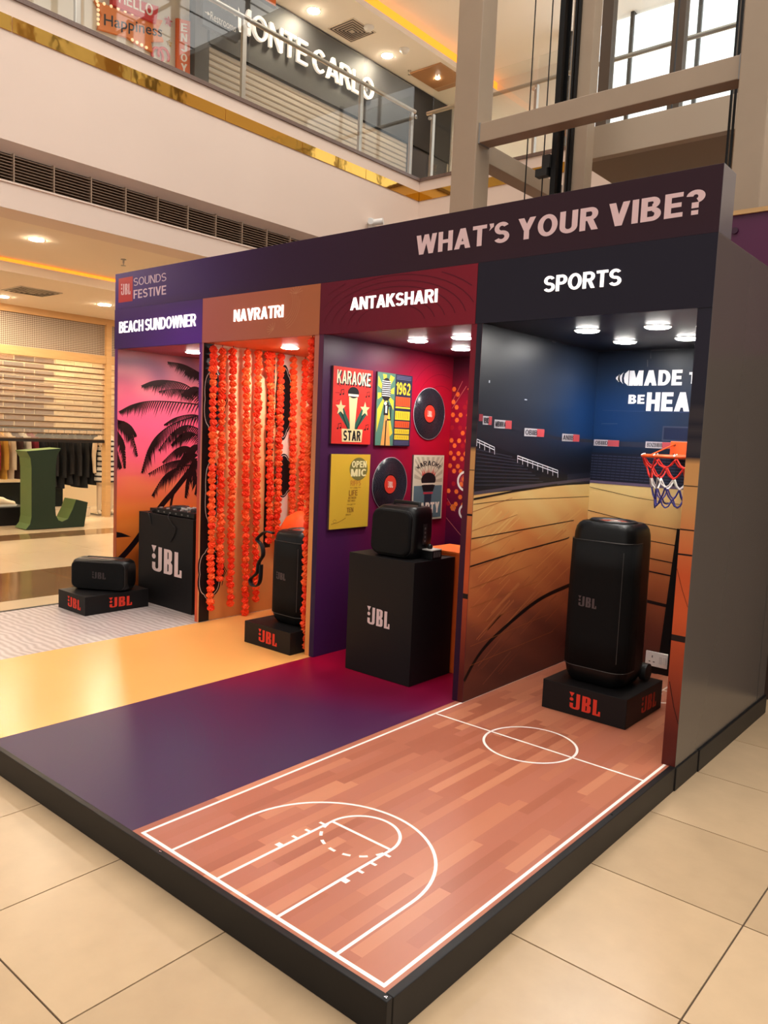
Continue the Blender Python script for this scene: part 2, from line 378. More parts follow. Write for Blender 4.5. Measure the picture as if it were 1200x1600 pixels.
# ---- balcony front on the left and across the back (wall, vent, gold band, stone cap)
XF, YC = -6.5, 5.947
wl = struct(MB().box(XF-.4, -7, 4.17, XF, YC+.4, 5.44).box(XF-.4, -7, 3.55, XF, YC+.4, 3.80).box(XF-.4, -7, 3.80, XF-.16, YC+.4, 4.17).build('wall_left', WALLP))
MB().add([(XF, -7, 4.17), (XF, YC, 4.17), (XF-.1, YC, 4.08), (XF-.1, -7, 4.08)], [(0, 1, 2, 3)]).build('vent_reveal', WALLP, wl)
MB().box(XF-.155, -7, 3.8, XF-.12, 5.4, 4.08).build('vent_back', M('vent_dark', (40, 34, 30), .8), wl)
sl = MB()
for k in range(9): sl.box(XF-.12, -3, 3.815+k*.029, XF-.05, 5.4, 3.822+k*.029)
tag(sl.build('vent_slat', M('vent_slat', (128, 104, 84), .5), wl), kind='stuff')
for k in range(-4, 14): box('vent_divider', M('vent_frame', (150, 124, 102), .5), wl, XF-.12, .179+k*.397-.006, 3.80, XF-.04, .179+k*.397+.006, 4.08)
box('vent_sill', WALLP, wl, XF-.14, -7, 3.785, XF+.012, 5.4, 3.80)
wb = struct(MB().box(XF, YC, 3.2, 9, YC+.4, 5.44).build('wall_back', WALLP))
for k in range(-5, 10):
    y0 = YC-(k+1)*1.24; box('gold_band', GOLD, wl, XF, max(y0, -7)+.004, 5.15, XF+.012, YC-k*1.24-.004 if k >= 0 else YC, 5.285) if k >= 0 else None
for k in range(9): box('gold_band', GOLD, wb, XF+k*1.2+.016, YC-.012, 5.15, XF+(k+1)*1.2+.012, YC, 5.285)
box('stone_cap', GRAN, wl, XF-.45, -7, 5.44, XF+.02, YC, 5.485)
box('stone_cap', GRAN, wb, XF-.45, YC-.02, 5.44, 4.5, YC+.4, 5.485)
struct(box('wall_added', M('added_wall_brown', (58, 44, 36), .4), None, -6.4, 8.0, FZ, 9, 8.2, 3.4))  # dark wall added so the grey side wall reflects a darker lower half
# ---- lower corridor ceiling with its cove, and the shop front
cl = struct(box('ceiling', CEIL, None, -8.9, -7, 3.55, XF-.4, YC+.4, 3.62))
c2 = struct(box('ceiling_dropped', CEIL, None, -15.5, -7, 3.38, -8.8, YC+.4, 3.50))
box('cove_strip', COVE, c2, -8.9, -7, 3.50, -8.83, YC+.4, 3.545)
WOOD = M('pale_wood', (206, 160, 104), .45, noise=(4, .14), stretch=(1, 1, 8))
XS = -11.6
ws = struct(MB().box(XS-.12, -4, 3.27, XS, 6.5, 3.38).box(XS-.12, -4, 2.6, XS, 6.5, 2.74).box(XS-.12, 3.70, -.12, XS+.01, 3.80, 3.3).build('trim_1', WOOD))
PERF = M('perforated_panel', (196, 176, 154), .5)
nt = PERF.node_tree; ck = nt.nodes.new('ShaderNodeTexVoronoi'); ck.inputs['Scale'].default_value = 34; ck.inputs['Randomness'].default_value = 0
tcn = nt.nodes.new('ShaderNodeTexCoord'); nt.links.new(tcn.outputs['Object'], ck.inputs['Vector'])
rp = nt.nodes.new('ShaderNodeValToRGB'); rp.color_ramp.elements[0].color = (.16, .1, .06, 1); rp.color_ramp.elements[1].color = (.62, .5, .38, 1)
rp.color_ramp.elements[0].position = .42; rp.color_ramp.elements[1].position = .5
nt.links.new(ck.outputs['Distance'], rp.inputs[0]); nt.links.new(rp.outputs[0], nt.nodes['Principled BSDF'].inputs['Base Color'])
box('perforated_panel', PERF, ws, XS-.08, -4, 2.74, XS-.05, 3.70, 3.27)
box('perforated_panel', PERF, ws, XS-.08, 3.80, 2.74, XS-.05, 6.5, 3.27)
# shop interior shell
struct(box('wall_shop', M('shop_wall', (196, 164, 122), .7), None, -15.2, -4, FZ, -15.0, 6.6, 3.4))
# ---- upper storey
uf = struct(box('floor_upper', STONE, None, -9.4, -7, 5.2, XF-.4, 11, 5.46))
struct(box('floor_upper', STONE, None, XF-.4, YC+.4, 5.2, 4.5, 11, 5.46))
XU = -9.25
struct(box('wall_upper', M('upper_wall', (214, 200, 178), .7), None, XU-.2, -7, 5.46, XU, 3.66, 8.6))
struct(box('wall_upper', M('dark_shopfront', (40, 38, 38), .4), None, XU-.2, 3.66, 5.46, XU, 10.6, 8.6))
cu = struct(box('ceiling_upper', CEIL2, None, XU-.2, -7, 8.6, -8.1, 12, 8.7))
box('cove_strip', COVE, cu, -8.16, -7, 8.7, -8.12, 12, 8.86)
struct(MB().box(-8.3, -7, 8.9, -6.2, 12, 9.0).box(-6.2, 6, 8.9, 4.5, 12, 9.0).build('ceiling_upper', CEIL2))
struct(box('wall_far', M('far_wall', (228, 222, 212), .8), None, XU, 10.4, 5.46, -3.9, 10.6, 9))
# bright glazed wall far behind the lift
win = struct(MB().box(-6.2, 9.5, 5.46, -6.0, 9.6, 8.9).box(-3.9, 9.5, 5.46, 3, 9.6, 6.2).build('window_1', STEEL))
DAY = M('daylight_pane', (244, 250, 255), .4, emit=1.1)
for k in range(5): box('pane', DAY, win, -6.0+k*1.15, 9.53, 6.2 if k > 1 else 5.5, -4.89+k*1.15, 9.55, 8.85)
for k in range(6): box('mullion', M('dark_frame', (58, 54, 50), .4), win, -6.04+k*1.15, 9.48, 5.46, -5.98+k*1.15, 9.6, 8.9)
# ---- atrium roof: daylight through the glazed skylight
sk = struct(box('ceiling_skylight', M('roof_frame', (30, 30, 32), .5), None, -6, -10, 15.4, 13, 28, 15.5))
SKYM = M('skylight_pane', (250, 246, 240), .5, emit=SKYLIGHT)
pm = MB().box(0, 0, 0, 1.9, 2.9, .03).mesh('skylight_pane'); pm.materials.append(SKYM)
for i in range(9):
    for j in range(12): link('skylight_pane', pm, None, sk, (-5.6+i*2.05, -9.7+j*3.1, 15.2))
# wing of the neighbouring stand, behind the booth's side wall
nb = thing('purple_hoarding', 'plum purple panel with pale top edge behind the grey booth side wall', 'panel', (0, 1.9, FZ))
box('panel_face', M('plum', (88, 22, 66), .4), nb, -.9, 1.9, 2.2, 1.6, 1.96, 3.14)
box('panel_base', M('brown_board', (70, 52, 44), .5), nb, -.9, 1.9, FZ, 1.6, 1.96, 2.2)
box('top_edge', WOOD, nb, -.9, 1.88, 3.14, 1.6, 1.98, 3.17)
MB().cyl((-.52, 1.885, 3.04), .022, .015, 12, 'y').build('bolt', M('plum_dark', (60, 14, 46), .4), nb)

# ================================================================== BOOTH
BH, BO, BP, BD = 2.855, 2.213, 2.55, 1.5
XW = [(-5.102, -5.055), (-3.881, -3.83), (-2.606, -2.52), (-1.337, -1.262), (-.069, 0)]
PB = thing('display_platform', 'low black-edged exhibition platform with court, purple, orange and sand floor sections', 'platform', (-2.5, -.3, FZ))
MB().box(-5.10, -2.19, FZ+.002, -.002, 1.57, -.012).build('deck_core', M('deck_core', (40, 38, 38), .6), PB)
box('edge_trim', BLACKT, PB, -5.14, -2.195, FZ, 0, -2.168, .003, .003)
box('edge_trim', BLACKT, PB, -.028, -2.168, FZ, .002, .0, .003, .003)
box('edge_trim', BLACKT, PB, -.03, 0, FZ, .008, .318, .0, .004)
box('edge_trim', BLACKT, PB, -.03, .322, FZ, .013, 1.6, .0, .004)
box('edge_trim', BLACKT, PB, -5.14, -2.168, FZ, -5.10, 1.57, .003, .004)
for p in ((-.014, -2.182), (-1.1, -2.182), (-2.6, -2.182), (-.014, -.7)):
    MB().cyl((p[0], p[1], .0035), .005, .002, 10).build('screw', CHROME, PB)
X1, X2, X3 = -3.822, -2.544, -1.309
# sand print
SAND = M('sand_print', (196, 184, 182), .3)
nt = SAND.node_tree; wv = nt.nodes.new('ShaderNodeTexWave'); wv.inputs['Scale'].default_value = 6; wv.inputs['Distortion'].default_value = 5; wv.inputs['Detail'].default_value = 2
wv.bands_direction = 'Y'; tcn = nt.nodes.new('ShaderNodeTexCoord'); nt.links.new(tcn.outputs['Object'], wv.inputs['Vector'])
rp = nt.nodes.new('ShaderNodeValToRGB'); rp.color_ramp.elements[0].color = (*lin((166, 150, 144)), 1); rp.color_ramp.elements[1].color = (*lin((200, 188, 184)), 1)
nt.links.new(wv.outputs['Fac'], rp.inputs[0]); nt.links.new(rp.outputs[0], nt.nodes['Principled BSDF'].inputs['Base Color'])
box('sand_floor', SAND, PB, -5.10, -2.168, -.012, X1, 1.5, 0)
box('orange_floor', M('orange_floor', (242, 172, 96), .26, noise=(1.5, .05)), PB, X1, -2.168, -.012, X2, 1.5, 0)
pf = box('purple_floor', M('purple_floor', (60, 40, 84), .3), PB, X2, -2.168, -.012, X3, 1.5, -.001)
pr = Print((0, 0, -.001), (1, 0, 0), (0, 1, 0), (0, 0, 1))
def mixc(a, b, t): t = max(0, min(1, t)); return tuple(a[i]+(b[i]-a[i])*t for i in range(3))
def purp(u, v):
    t = (v+1.75)/1.7 + (u-X2)*-.3
    return mixc(mixc((58, 38, 72), (80, 22, 62), (t+.1)/.7), (148, 4, 42), (t-.4)/.55)
pr.grid(X2, X3, -2.168, 1.5, 16, 40, purp)
for k in range(9):   # faint record-groove arcs in the print
    pr.ring(X2+.1, -2.2, .35+k*.09, .004, (58, 44, 72), 1, 24, 5, 85)
pr.build('gradient_print', VINYL, pf)
# court
ct = box('court_floor', M('court_base', (150, 84, 58), .3), PB, X3, -2.168, -.012, -.028, 1.5, -.004)
PL = [M('plank_%d' % i, c, .36, noise=(7, .1), stretch=(1, .12, 1)) for i, c in enumerate([(176, 106, 79), (169, 98, 73), (185, 115, 86), (161, 91, 67), (172, 102, 79), (191, 123, 92)])]
pw = (-.028-X3)/26; lens = [.34, .46, .58]
pme = {}
for li, L in enumerate(lens):
    for mi, m in enumerate(PL):
        me = MB().box(0, 0, 0, pw, L, .004).mesh('court_plank'); me.materials.append(m); pme[li, mi] = me
rr = random.Random(5)
for i in range(26):
    y = -2.168-rr.random()*.3
    while y < 1.5:
        li = rr.randrange(3); L = lens[li]; o0 = max(y, -2.168); o1 = min(y+L, 1.5)
        mi = rr.choice([0, 0, 1, 1, 2, 3, 4, 4, 5])
        if o1-o0 > .03:
            x = X3+i*pw
            o = link('court_plank', pme[li, mi], None, ct, (x, o0, -.004))
            if o1-o0 < L-1e-4: o.scale = (1, (o1-o0)/L, 1)
        y += L
cp = Print((0, 0, 0), (1, 0, 0), (0, 1, 0), (0, 0, 1), .0006); WL = (238, 232, 226); lw = .013
XL, XR, YF = -1.266, -.05, -2.147; YM = -.262
cp.stroke([(XL, 1.48), (XL, YF), (XR, YF), (XR, 1.48)], lw*1.1, WL)
for (a, b) in (((XL-.006, YF), (XR+.006, YF)),): cp.stroke([a, b], lw*1.1, WL)
cp.stroke([(XL, YM), (XR, YM)], lw, WL)
cp.ring(-.657, YM, .238, lw, WL, 0, 64)
for sg in (1, -1):
    yf = lambda y: y if sg == 1 else 2*YM-y
    th = [(-1.083, -2.145), (-1.083, -1.78)]+[(-.662+.421*math.cos(math.radians(180-180*k/40)), -1.78+.42*math.sin(math.radians(180-180*k/40))) for k in range(1, 40)]+[(-.241, -1.78), (-.241, -2.145)]
    cp.stroke([(x, yf(y)) for x, y in th if -3 < yf(y) < 1.49], lw, WL)
    cp.stroke([(-.815, yf(-2.145)), (-.815, yf(-1.57))] if sg == 1 else [(-.815, 1.05), (-.815, 1.49)], lw, WL)
    cp.stroke([(-.505, yf(-2.145)), (-.505, yf(-1.57))] if sg == 1 else [(-.505, 1.05), (-.505, 1.49)], lw, WL)
    cp.stroke([(-.815, yf(-1.57)), (-.505, yf(-1.57))], lw, WL)
    cp.stroke([(-.66+.155*math.cos(math.radians(a)), yf(-1.57+.155*math.sin(math.radians(a)))) for a in range(0, 181, 6)], lw, WL)
    for k in range(7):
        a0 = 190+k*24
        cp.stroke([(-.66+.155*math.cos(math.radians(a)), yf(-1.57+.155*math.sin(math.radians(a)))) for a in (a0, a0+6, a0+12)], lw, WL)
    for k, y in enumerate((-1.61, -1.69, -1.76, -1.84)):
        for x, d in ((-.815, -1), (-.505, 1)): cp.stroke([(x, yf(y)), (x+d*.03, yf(y))], lw*(1.9 if k == 3 else 1), WL)
cp.build('court_line', VINYL, ct)

# ---- carcass
BT = thing('exhibition_booth', 'four-bay music speaker booth with purple header and lit bay names', 'booth', (-2.55, .75, 0))
DARKW = M('booth_dark', (34, 30, 38), .4)
sw = box('side_wall', GREYP, BT, -.069, 0, 0, 0, 1.575, BP, .002)
box('panel_seam', M('seam', (52, 48, 46), .6), sw, 0, 1.405, 0, .001, 1.409, BP)
lw_ = box('side_wall', M('left_wall_out', (70, 40, 84), .35), BT, -5.102, 0, 0, -5.055, 1.575, BP, .002)
pts_ = []
for i, c in ((1, (214, 130, 70)), (2, (60, 34, 72)), (3, (84, 26, 46))):
    pts_.append(box('partition', M('partition_%d' % i, c, .4), BT, XW[i][0], .0, 0, XW[i][1], 1.5, BO, .001))
bay = [(-5.055, -3.881), (-3.83, -2.606), (-2.52, -1.337), (-1.262, -.069)]
backs = []; ceils = []
for i, (a, b) in enumerate(bay):
    backs.append(box('back_panel', M('back_%d' % i, [(196, 92, 96), (226, 140, 66), (110, 16, 44), (30, 34, 48)][i], .35), BT, a, 1.5, 0, b, 1.575, BO))
    ceils.append(box('bay_ceiling', M('bayceil_%d' % i, [(150, 60, 72), (222, 108, 42), (104, 62, 92), (26, 28, 36)][i], .42), BT, a-.02, .03, BO, b+.02, 1.5, BO+.04))
hd = box('header_box', M('header_side', (104, 98, 100), .3), BT, -5.102, .0, BP, 0, .18, BH, .0015)
hp = Print((0, 0, 0), (1, 0, 0), (0, 0, 1), (0, -1, 0))
def hcol(u, v):
    t = (u+5.1)/5.1
    a = mixc((70, 32, 130), (46, 20, 66), t/.42); a = mixc(a, (50, 25, 35), (t-.25)/.45)
    return mixc(a, (50, 28, 44), (2.62-v)/.1*.3)
hp.grid(-5.101, -.001, BP, BH-.001, 40, 4, hcol)
hp.text("WHAT'S YOUR VIBE?", -1.765, 2.642, 1.692, .113, (232, 198, 198), 2, .036)
hp.rect(-5.048, 2.606, -4.828, 2.812, (196, 38, 48), 1)
hp.logo(-5.01, 2.665, .148, .10, (238, 190, 196), 2)
hp.text('SOUNDS', -4.812, 2.728, .475, .066, (214, 186, 206), 2, -.004)
hp.text('FESTIVE', -4.812, 2.622, .475, .072, (226, 196, 212), 2, .018)
hp.build('header_print', VINYL, hd)
bh = []
cols = [(70, 34, 118), (176, 100, 78), (120, 18, 40), (33, 29, 42)]
xs_ = [-5.102, -3.846, -2.562, -1.31, 0]
for i in range(4):
    h = box('bay_header', M('bayhead_%d' % i, cols[i], .4, spec=.2), BT, xs_[i]+.001, -.004, BO-.001, xs_[i+1]-.001, .03, BP-.0015); bh.append(h)
p = Print((0, -.004, 0), (1, 0, 0), (0, 0, 1), (0, -1, 0))
p.grid(-5.101, -3.847, BO, BP-.002, 12, 6, lambda u, v: mixc(mixc((62, 30, 96), (92, 40, 150), (u+5.1)/1.0), (70, 34, 112), (v-2.3)/.25))
p.build('header_print', VINYL, bh[0])
p = Print((0, -.004, 0), (1, 0, 0), (0, 0, 1), (0, -1, 0))
p.grid(-3.845, -2.563, BO, BP-.002, 12, 6, lambda u, v: mixc((182, 98, 92), (178, 102, 66), (u+3.84)/1.2))
for k in range(5):   # pale flourish
    p.ring(-2.95, 2.45, .12+.018*k, .004, (192, 122, 88), 1, 16, -70, 35-8*k)
for k in range(7):
    a = math.radians(20+k*24); p.stroke([(-2.80, 2.50), (-2.80+.07*math.cos(a), 2.50+.05*math.sin(a))], .004, (196, 128, 94), 1)
    p.stroke([(-3.02, 2.27), (-3.02+.07*math.cos(a+1), 2.27+.05*math.sin(a+1))], .004, (196, 128, 94), 1)
p.build('header_print', VINYL, bh[1])
p = Print((0, -.004, 0), (1, 0, 0), (0, 0, 1), (0, -1, 0))
p.grid(-2.561, -1.311, BO, BP-.002, 12, 6, lambda u, v: mixc((98, 14, 40), (128, 22, 40), (u+2.56)/1.2))
for k in range(7):
    rx = .28+k*.075
    q = [(-1.95+rx*math.cos(math.radians(a)), 2.24+rx*.46*math.sin(math.radians(a))) for a in range(10, 171, 8)]
    q = [c for c in q if c[1] < BP-.005 and -2.555 < c[0] < -1.316]
    for a, b in zip(q, q[1:]):
        if abs(a[0]-b[0]) < .1: p.stroke([a, b], .006, (92, 10, 32), 1)
p.build('header_print', VINYL, bh[2])
for i, (s, x0, x1, z0, z1) in enumerate([('BEACH SUNDOWNER', -5.02, -3.925, 2.345, 2.44), ('NAVRATRI', -3.46, -2.92, 2.35, 2.435), ('ANTAKSHARI', -2.28, -1.585, 2.352, 2.43), ('SPORTS', -.88, -.452, 2.35, 2.432)]):
    solid_letters(s, (x0, -.004, z0), (1, 0, 0), (0, 0, 1), (0, -1, 0), x1-x0, z1-z0, .007, LITW, bh[i], .011 if i == 0 else .02, 'lit_letter', 1.0)
# ---- narrow printed front edges of the walls
def edge(parent, a, b, fn, l=0, n=1):
    q = Print((0, 0, 0), (1, 0, 0), (0, 0, 1), (0, -1, 0)); q.grid(a+.001, b-.001, .0, BO-.001, n, 70, fn); return q
def courtedge(u, v):
    if v > 1.78: return (36, 33, 46)
    if v > 1.50: return (34, 31, 42) if int(v*38) % 2 else (56, 50, 54)
    return mixc(mixc((84, 30, 24), (196, 84, 42), (v-.15)/.6), (206, 152, 92), (v-.95)/.35)
q = edge(sw, -.069, 0, courtedge)
for z, w in ((1.38, .004), (1.17, .006), (1.05, .008), (.64, .03)): q.rect(-.068, z-w/2, -.001, z+w/2, (30, 18, 16), 1)
q.stroke([(-.06, .42), (-.03, .3), (-.002, .22)], .004, (40, 14, 10), 1); q.stroke([(-.068, .98), (-.035, .88), (-.002, .80)], .003, (120, 48, 24), 1)
q.build('edge_print', VINYL, sw)
q = edge(pts_[2], -1.337, -1.298, lambda u, v: mixc((44, 16, 40), (122, 26, 42), (v-.7)/1.0))
q.grid(-1.297, -1.263, 0, BO-.001, 1, 70, courtedge)
for z, w in ((1.38, .004), (1.12, .012), (.64, .03)): q.rect(-1.297, z-w/2, -1.263, z+w/2, (30, 18, 16), 1)
q.build('edge_print', VINYL, pts_[2])
q = edge(pts_[1], -2.606, -2.562, lambda u, v: mixc((226, 150, 84), (190, 112, 92), (v-.9)/1.0))
q.grid(-2.561, -2.521, 0, BO-.001, 1, 30, lambda u, v: mixc((40, 22, 62), (92, 40, 70), (v-.7)/1.2)); q.build('edge_print', VINYL, pts_[1])
q = edge(pts_[0], -3.881, -3.846, lambda u, v: mixc((206, 84, 50), (110, 46, 140), (v-.9)/1.0))
q.grid(-3.845, -3.831, 0, BO-.001, 1, 30, lambda u, v: mixc((222, 146, 96), (186, 110, 130), (v-.7)/1.2)); q.build('edge_print', VINYL, pts_[0])
q = edge(lw_, -5.102, -5.055, lambda u, v: mixc((182, 92, 52), (104, 44, 112), (v-.8)/.9)); q.build('edge_print', VINYL, lw_)
# ================================================================== MURALS
def wallprint(x): return Print((x, 0, 0), (0, 1, 0), (0, 0, 1), (1, 0, 0))
def ramp(stops, t):
    for (a, ca), (b, cb) in zip(stops, stops[1:]):
        if t <= b: return mixc(ca, cb, (t-a)/(b-a))
    return stops[-1][1]
def keep_on_wall(p):
    f0 = p.poly
    p.poly = lambda pts, col, l=0: f0([(min(max(u, .003), 1.497), v) for u, v in pts], col, l)
# --- sunset palms (left wall of the first bay)
bp = wallprint(-5.055)
SKY = [(0, (120, 58, 28)), (.45, (196, 96, 34)), (.75, (216, 118, 46)), (1.0, (224, 112, 82)), (1.3, (226, 96, 124)), (1.6, (222, 92, 130)), (1.9, (196, 96, 120)), (2.05, (128, 84, 106)), (2.25, (98, 72, 92))]
rc = random.Random(3)
def skyc(u, v):
    c = ramp(SKY, v + .05*math.sin(u*3))
    k = .5+.5*math.sin(u*7+v*23+2*math.sin(v*9-u*5))
    if v > 1.75: c = mixc(c, (236, 140, 140), .35*k*min(1, (v-1.75)/.1))
    elif v < 1.1: c = mixc(c, (232, 150, 70), .25*k)
    return c
bp.grid(0.001, 1.499, 0.001, BO-.001, 44, 90, skyc)
def bq(x, y): q = U(x, y, 'x', -5.055); return (q.y, q.z)
def c4(x, y): return bq(x/3.636, 330+y/3.636)
def c5(x, y): return bq(x/3.636, 640+y/3.636)
INK = (26, 14, 18)
def spline(pts, n):
    out = []; P = [pts[0]]+list(pts)+[pts[-1]]
    for i in range(1, len(P)-2):
        for k in range(n):
            t = k/n; a, b, c, d = P[i-1], P[i], P[i+1], P[i+2]
            out.append(tuple(.5*((2*b[j])+(c[j]-a[j])*t+(2*a[j]-5*b[j]+4*c[j]-d[j])*t*t+(3*b[j]-a[j]-3*c[j]+d[j])*t**3) for j in range(len(a))))
    out.append(tuple(pts[-1])); return out
def frond(pts, L=.13, up=.35):
    L *= 1.25; s = spline(pts, 11); n = len(s); bp.stroke(s, [.012*(1-i/n)+.002 for i in range(n)], INK, 2)
    for i in range(1, n-1):
        for rep in range(1):
            t = (i+rep*.5)/n; a = s[i]; b = s[i+1]; x = a[0]+(b[0]-a[0])*.5*rep; y = a[1]+(b[1]-a[1])*.5*rep
            dx, dy = b[0]-a[0], b[1]-a[1]; d = math.hypot(dx, dy) or 1; dx /= d; dy /= d
            for sd in (1, -1):
                ll = L*math.sin(math.pi*min(1, .12+t*.92))**.6*rc.uniform(.6, 1.1)*(1 if sd < 0 else up)
                nx, ny = -dy*sd, dx*sd
                if ny > 0 and sd < 0: nx, ny = -nx, -ny
                ex = dx*.55+nx*.6; ey = dy*.55+ny*.6-.45
                e = math.hypot(ex, ey); ex /= e; ey /= e
                sg = rc.uniform(.0, .25); mx, my = x+ex*ll*.55, y+ey*ll*.55; bp.poly([(x-ey*.007, y+ex*.007), (x+ey*.007, y-ex*.007), (mx+ey*.0055, my-ex*.0055), (x+ex*ll, y+ey*ll-sg*ll), (mx-ey*.0055, my+ex*.0055)], INK, 2)
keep_on_wall(bp)
frond([c4(1160, 1060), c4(1050, 985), c4(950, 962), c4(870, 965), c4(800, 992)], .12, .2)
frond([c4(1180, 1100), c4(1090, 1030), c4(1000, 1012), c4(900, 1022)], .10)
frond([c4(1180, 1105), c4(1000, 1085), c4(850, 1080), c4(750, 1100), c4(672, 1140)], .12, .25)
frond([c4(1180, 950), c4(1090, 895), c4(1030, 868), c4(950, 855)], .09, .1)
frond([c4(1190, 1000), c4(1140, 930), c4(1090, 905), c4(1050, 915)], .09)
frond([c5(1180, 20), c5(1010, 70), c5(900, 140), c5(840, 230), c5(800, 365)], .15, .3)
frond([c5(1180, 60), c5(1100, 30), c5(1000, 45), c5(930, 85)], .08)
frond([c5(1120, 280), c5(1040, 285), c5(950, 305), c5(840, 365)], .11)
frond([c5(1110, 310), c5(1010, 330), c5(930, 380), c5(860, 490)], .12)
frond([c5(1110, 240), c5(1060, 210), c5(1000, 225), c5(920, 300)], .11)
frond([c5(1090, 300), c5(1110, 370), c5(1115, 420), c5(1105, 480)], .10)
frond([c5(1160, 180), c5(1090, 130), c5(1030, 140), c5(970, 200)], .12)
frond([c5(1180, 320), c5(1140, 380), c5(1130, 430)], .10)
frond([c5(1170, 230), c5(1110, 200), c5(1060, 240), c5(1030, 300)], .12)
frond([c5(1150, 120), c5(1060, 90), c5(980, 130), c5(900, 230)], .13)
frond([c5(1120, 260), c5(1080, 240), c5(1040, 260), c5(1000, 340)], .12)
frond([c5(1170, 270), c5(1100, 320), c5(1060, 400), c5(1050, 500)], .11)
frond([c4(1200, 1060), c4(1140, 1010), c4(1090, 1000), c4(1030, 1040)], .13)
frond([c5(640, 40), c5(690, 80), c5(740, 130), c5(782, 265)], .10)
frond([c5(630, 90), c5(665, 130), c5(700, 200), c5(712, 335)], .09)
frond([c5(625, 60), c5(700, 70), c5(745, 100), c5(775, 150)], .07)
frond([c5(620, 130), c5(650, 200), c5(672, 280), c5(690, 330)], .08)
bp.stroke(spline([c5(1120, 290), c5(1060, 370), c5(990, 460), c5(915, 548), c5(760, 760), c5(680, 850)], 6), .055, INK, 1)
bp.stroke(spline([c5(1110, 310), c5(1040, 400), c5(985, 480), c5(968, 560)], 6), .026, INK, 1)
bp.poly([c5(655, 695), c5(690, 700), c5(745, 722), c5(700, 724), c5(655, 728)], INK, 1)
bp.build('sunset_mural', VINYL, lw_)
# --- festival wall with black scalloped arches (left wall of the second bay)
np_ = wallprint(-3.83)
np_.grid(.001, 1.499, .001, BO-.001, 30, 40, lambda u, v: mixc(mixc((206, 136, 76), (246, 184, 118), v/1.0), (250, 214, 172), (v-1.2)/.9))
def arch(cy, z0, z1, hw, l=1):
    zm = (z0+z1)/2; hh = (z1-z0)/2; pts = []
    for k in range(48):
        a = 2*math.pi*k/48; r = 1+.10*abs(math.sin(3*a)); pts.append((cy+hw*r*math.cos(a)*(.9+.1*abs(math.sin(a))), zm+hh*.92*r*math.sin(a)))
    np_.poly(pts, (28, 24, 26), l)
    np_.stroke([(cy+(x-cy)*.86, zm+(z-zm)*.92) for x, z in pts], .005, (226, 214, 200), l+1, True)
    np_.poly([(cy+hw*1.02, zm-hh*.35), (cy+hw*1.30, zm), (cy+hw*1.02, zm+hh*.35)], (28, 24, 26), l)
    np_.stroke([(cy+hw*1.06, zm-hh*.5), (cy+hw*1.22, zm-hh*.15), (cy+hw*1.42, zm), (cy+hw*1.22, zm+hh*.15), (cy+hw*1.06, zm+hh*.5)], .007, (28, 24, 26), l)
np_.rect(.001, .001, .10, BO-.001, (30, 27, 28), 1)
np_.rect(.66, .55, .74, BO-.001, (34, 30, 30), 1)
np_.rect(.82, .5, .93, BO-.001, (240, 222, 202), 1)
arch(.10, 1.50, 2.06, .10); arch(.10, .16, .62, .12); arch(.85, 1.48, 2.12, .10, 2); arch(.87, .98, 1.36, .11, 2)
arch(.10, .75, 1.35, .07)
np_.build('festival_mural', VINYL, pts_[0])
# --- singing bay: crimson to purple wall, dotted back
ap = wallprint(-2.52)
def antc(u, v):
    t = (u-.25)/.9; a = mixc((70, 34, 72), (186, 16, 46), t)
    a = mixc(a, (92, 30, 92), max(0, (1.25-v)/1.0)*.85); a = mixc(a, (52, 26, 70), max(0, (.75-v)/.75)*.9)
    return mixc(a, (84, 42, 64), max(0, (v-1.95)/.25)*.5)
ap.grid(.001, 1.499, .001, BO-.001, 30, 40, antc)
for k in range(8):
    q = [(1.35+(.25+k*.09)*math.cos(math.radians(a)), 1.72+(.25+k*.09)*math.sin(math.radians(a))) for a in range(60, 150, 6)]
    q = [c for c in q if .01 < c[0] < 1.48 and c[1] < BO-.02]
    if len(q) > 1: ap.stroke(q, .004, (128, 12, 40), 1)
ap.build('gradient_mural', VINYL, pts_[1])
kp = Print((0, 1.5, 0), (1, 0, 0), (0, 0, 1), (0, -1, 0))
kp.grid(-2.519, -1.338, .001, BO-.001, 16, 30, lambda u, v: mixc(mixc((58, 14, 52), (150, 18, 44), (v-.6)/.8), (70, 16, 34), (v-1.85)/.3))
rd = random.Random(11)
for r in range(20):
    for c in range(14):
        v = 1.02+r*.052+(.01 if r % 2 else 0); u = -2.50+c*.075+(.037 if r % 2 else 0)+rd.uniform(-.006, .006)
        if u < -1.4 and rd.random() < .86-.03*abs(r-8): kp.disc(u, v, .021, .021, (236, 112, 48) if rd.random() < .8 else (170, 30, 40), 1, 6)
kp.disc(-2.45, .99, .03, .03, (214, 104, 34), 1, 6)
for (u, v, r) in ((-2.34, 1.215, .075), (-2.33, .965, .055)):
    kp.ring(u, v, r, .018, (240, 232, 226), 2, 28, 60, 300); kp.disc(u, v, r-.02, r-.02, (190, 60, 60), 1, 12)
for a, b in (((-2.515, 1.06), (-2.43, .96)), ((-2.515, .90), (-2.36, .77)), ((-2.51, 1.86), (-2.42, 2.02)), ((-2.51, 1.80), (-2.38, 1.98))): kp.stroke([a, b], .004, (200, 120, 110), 1)
kp.build('dot_mural', VINYL, backs[2])
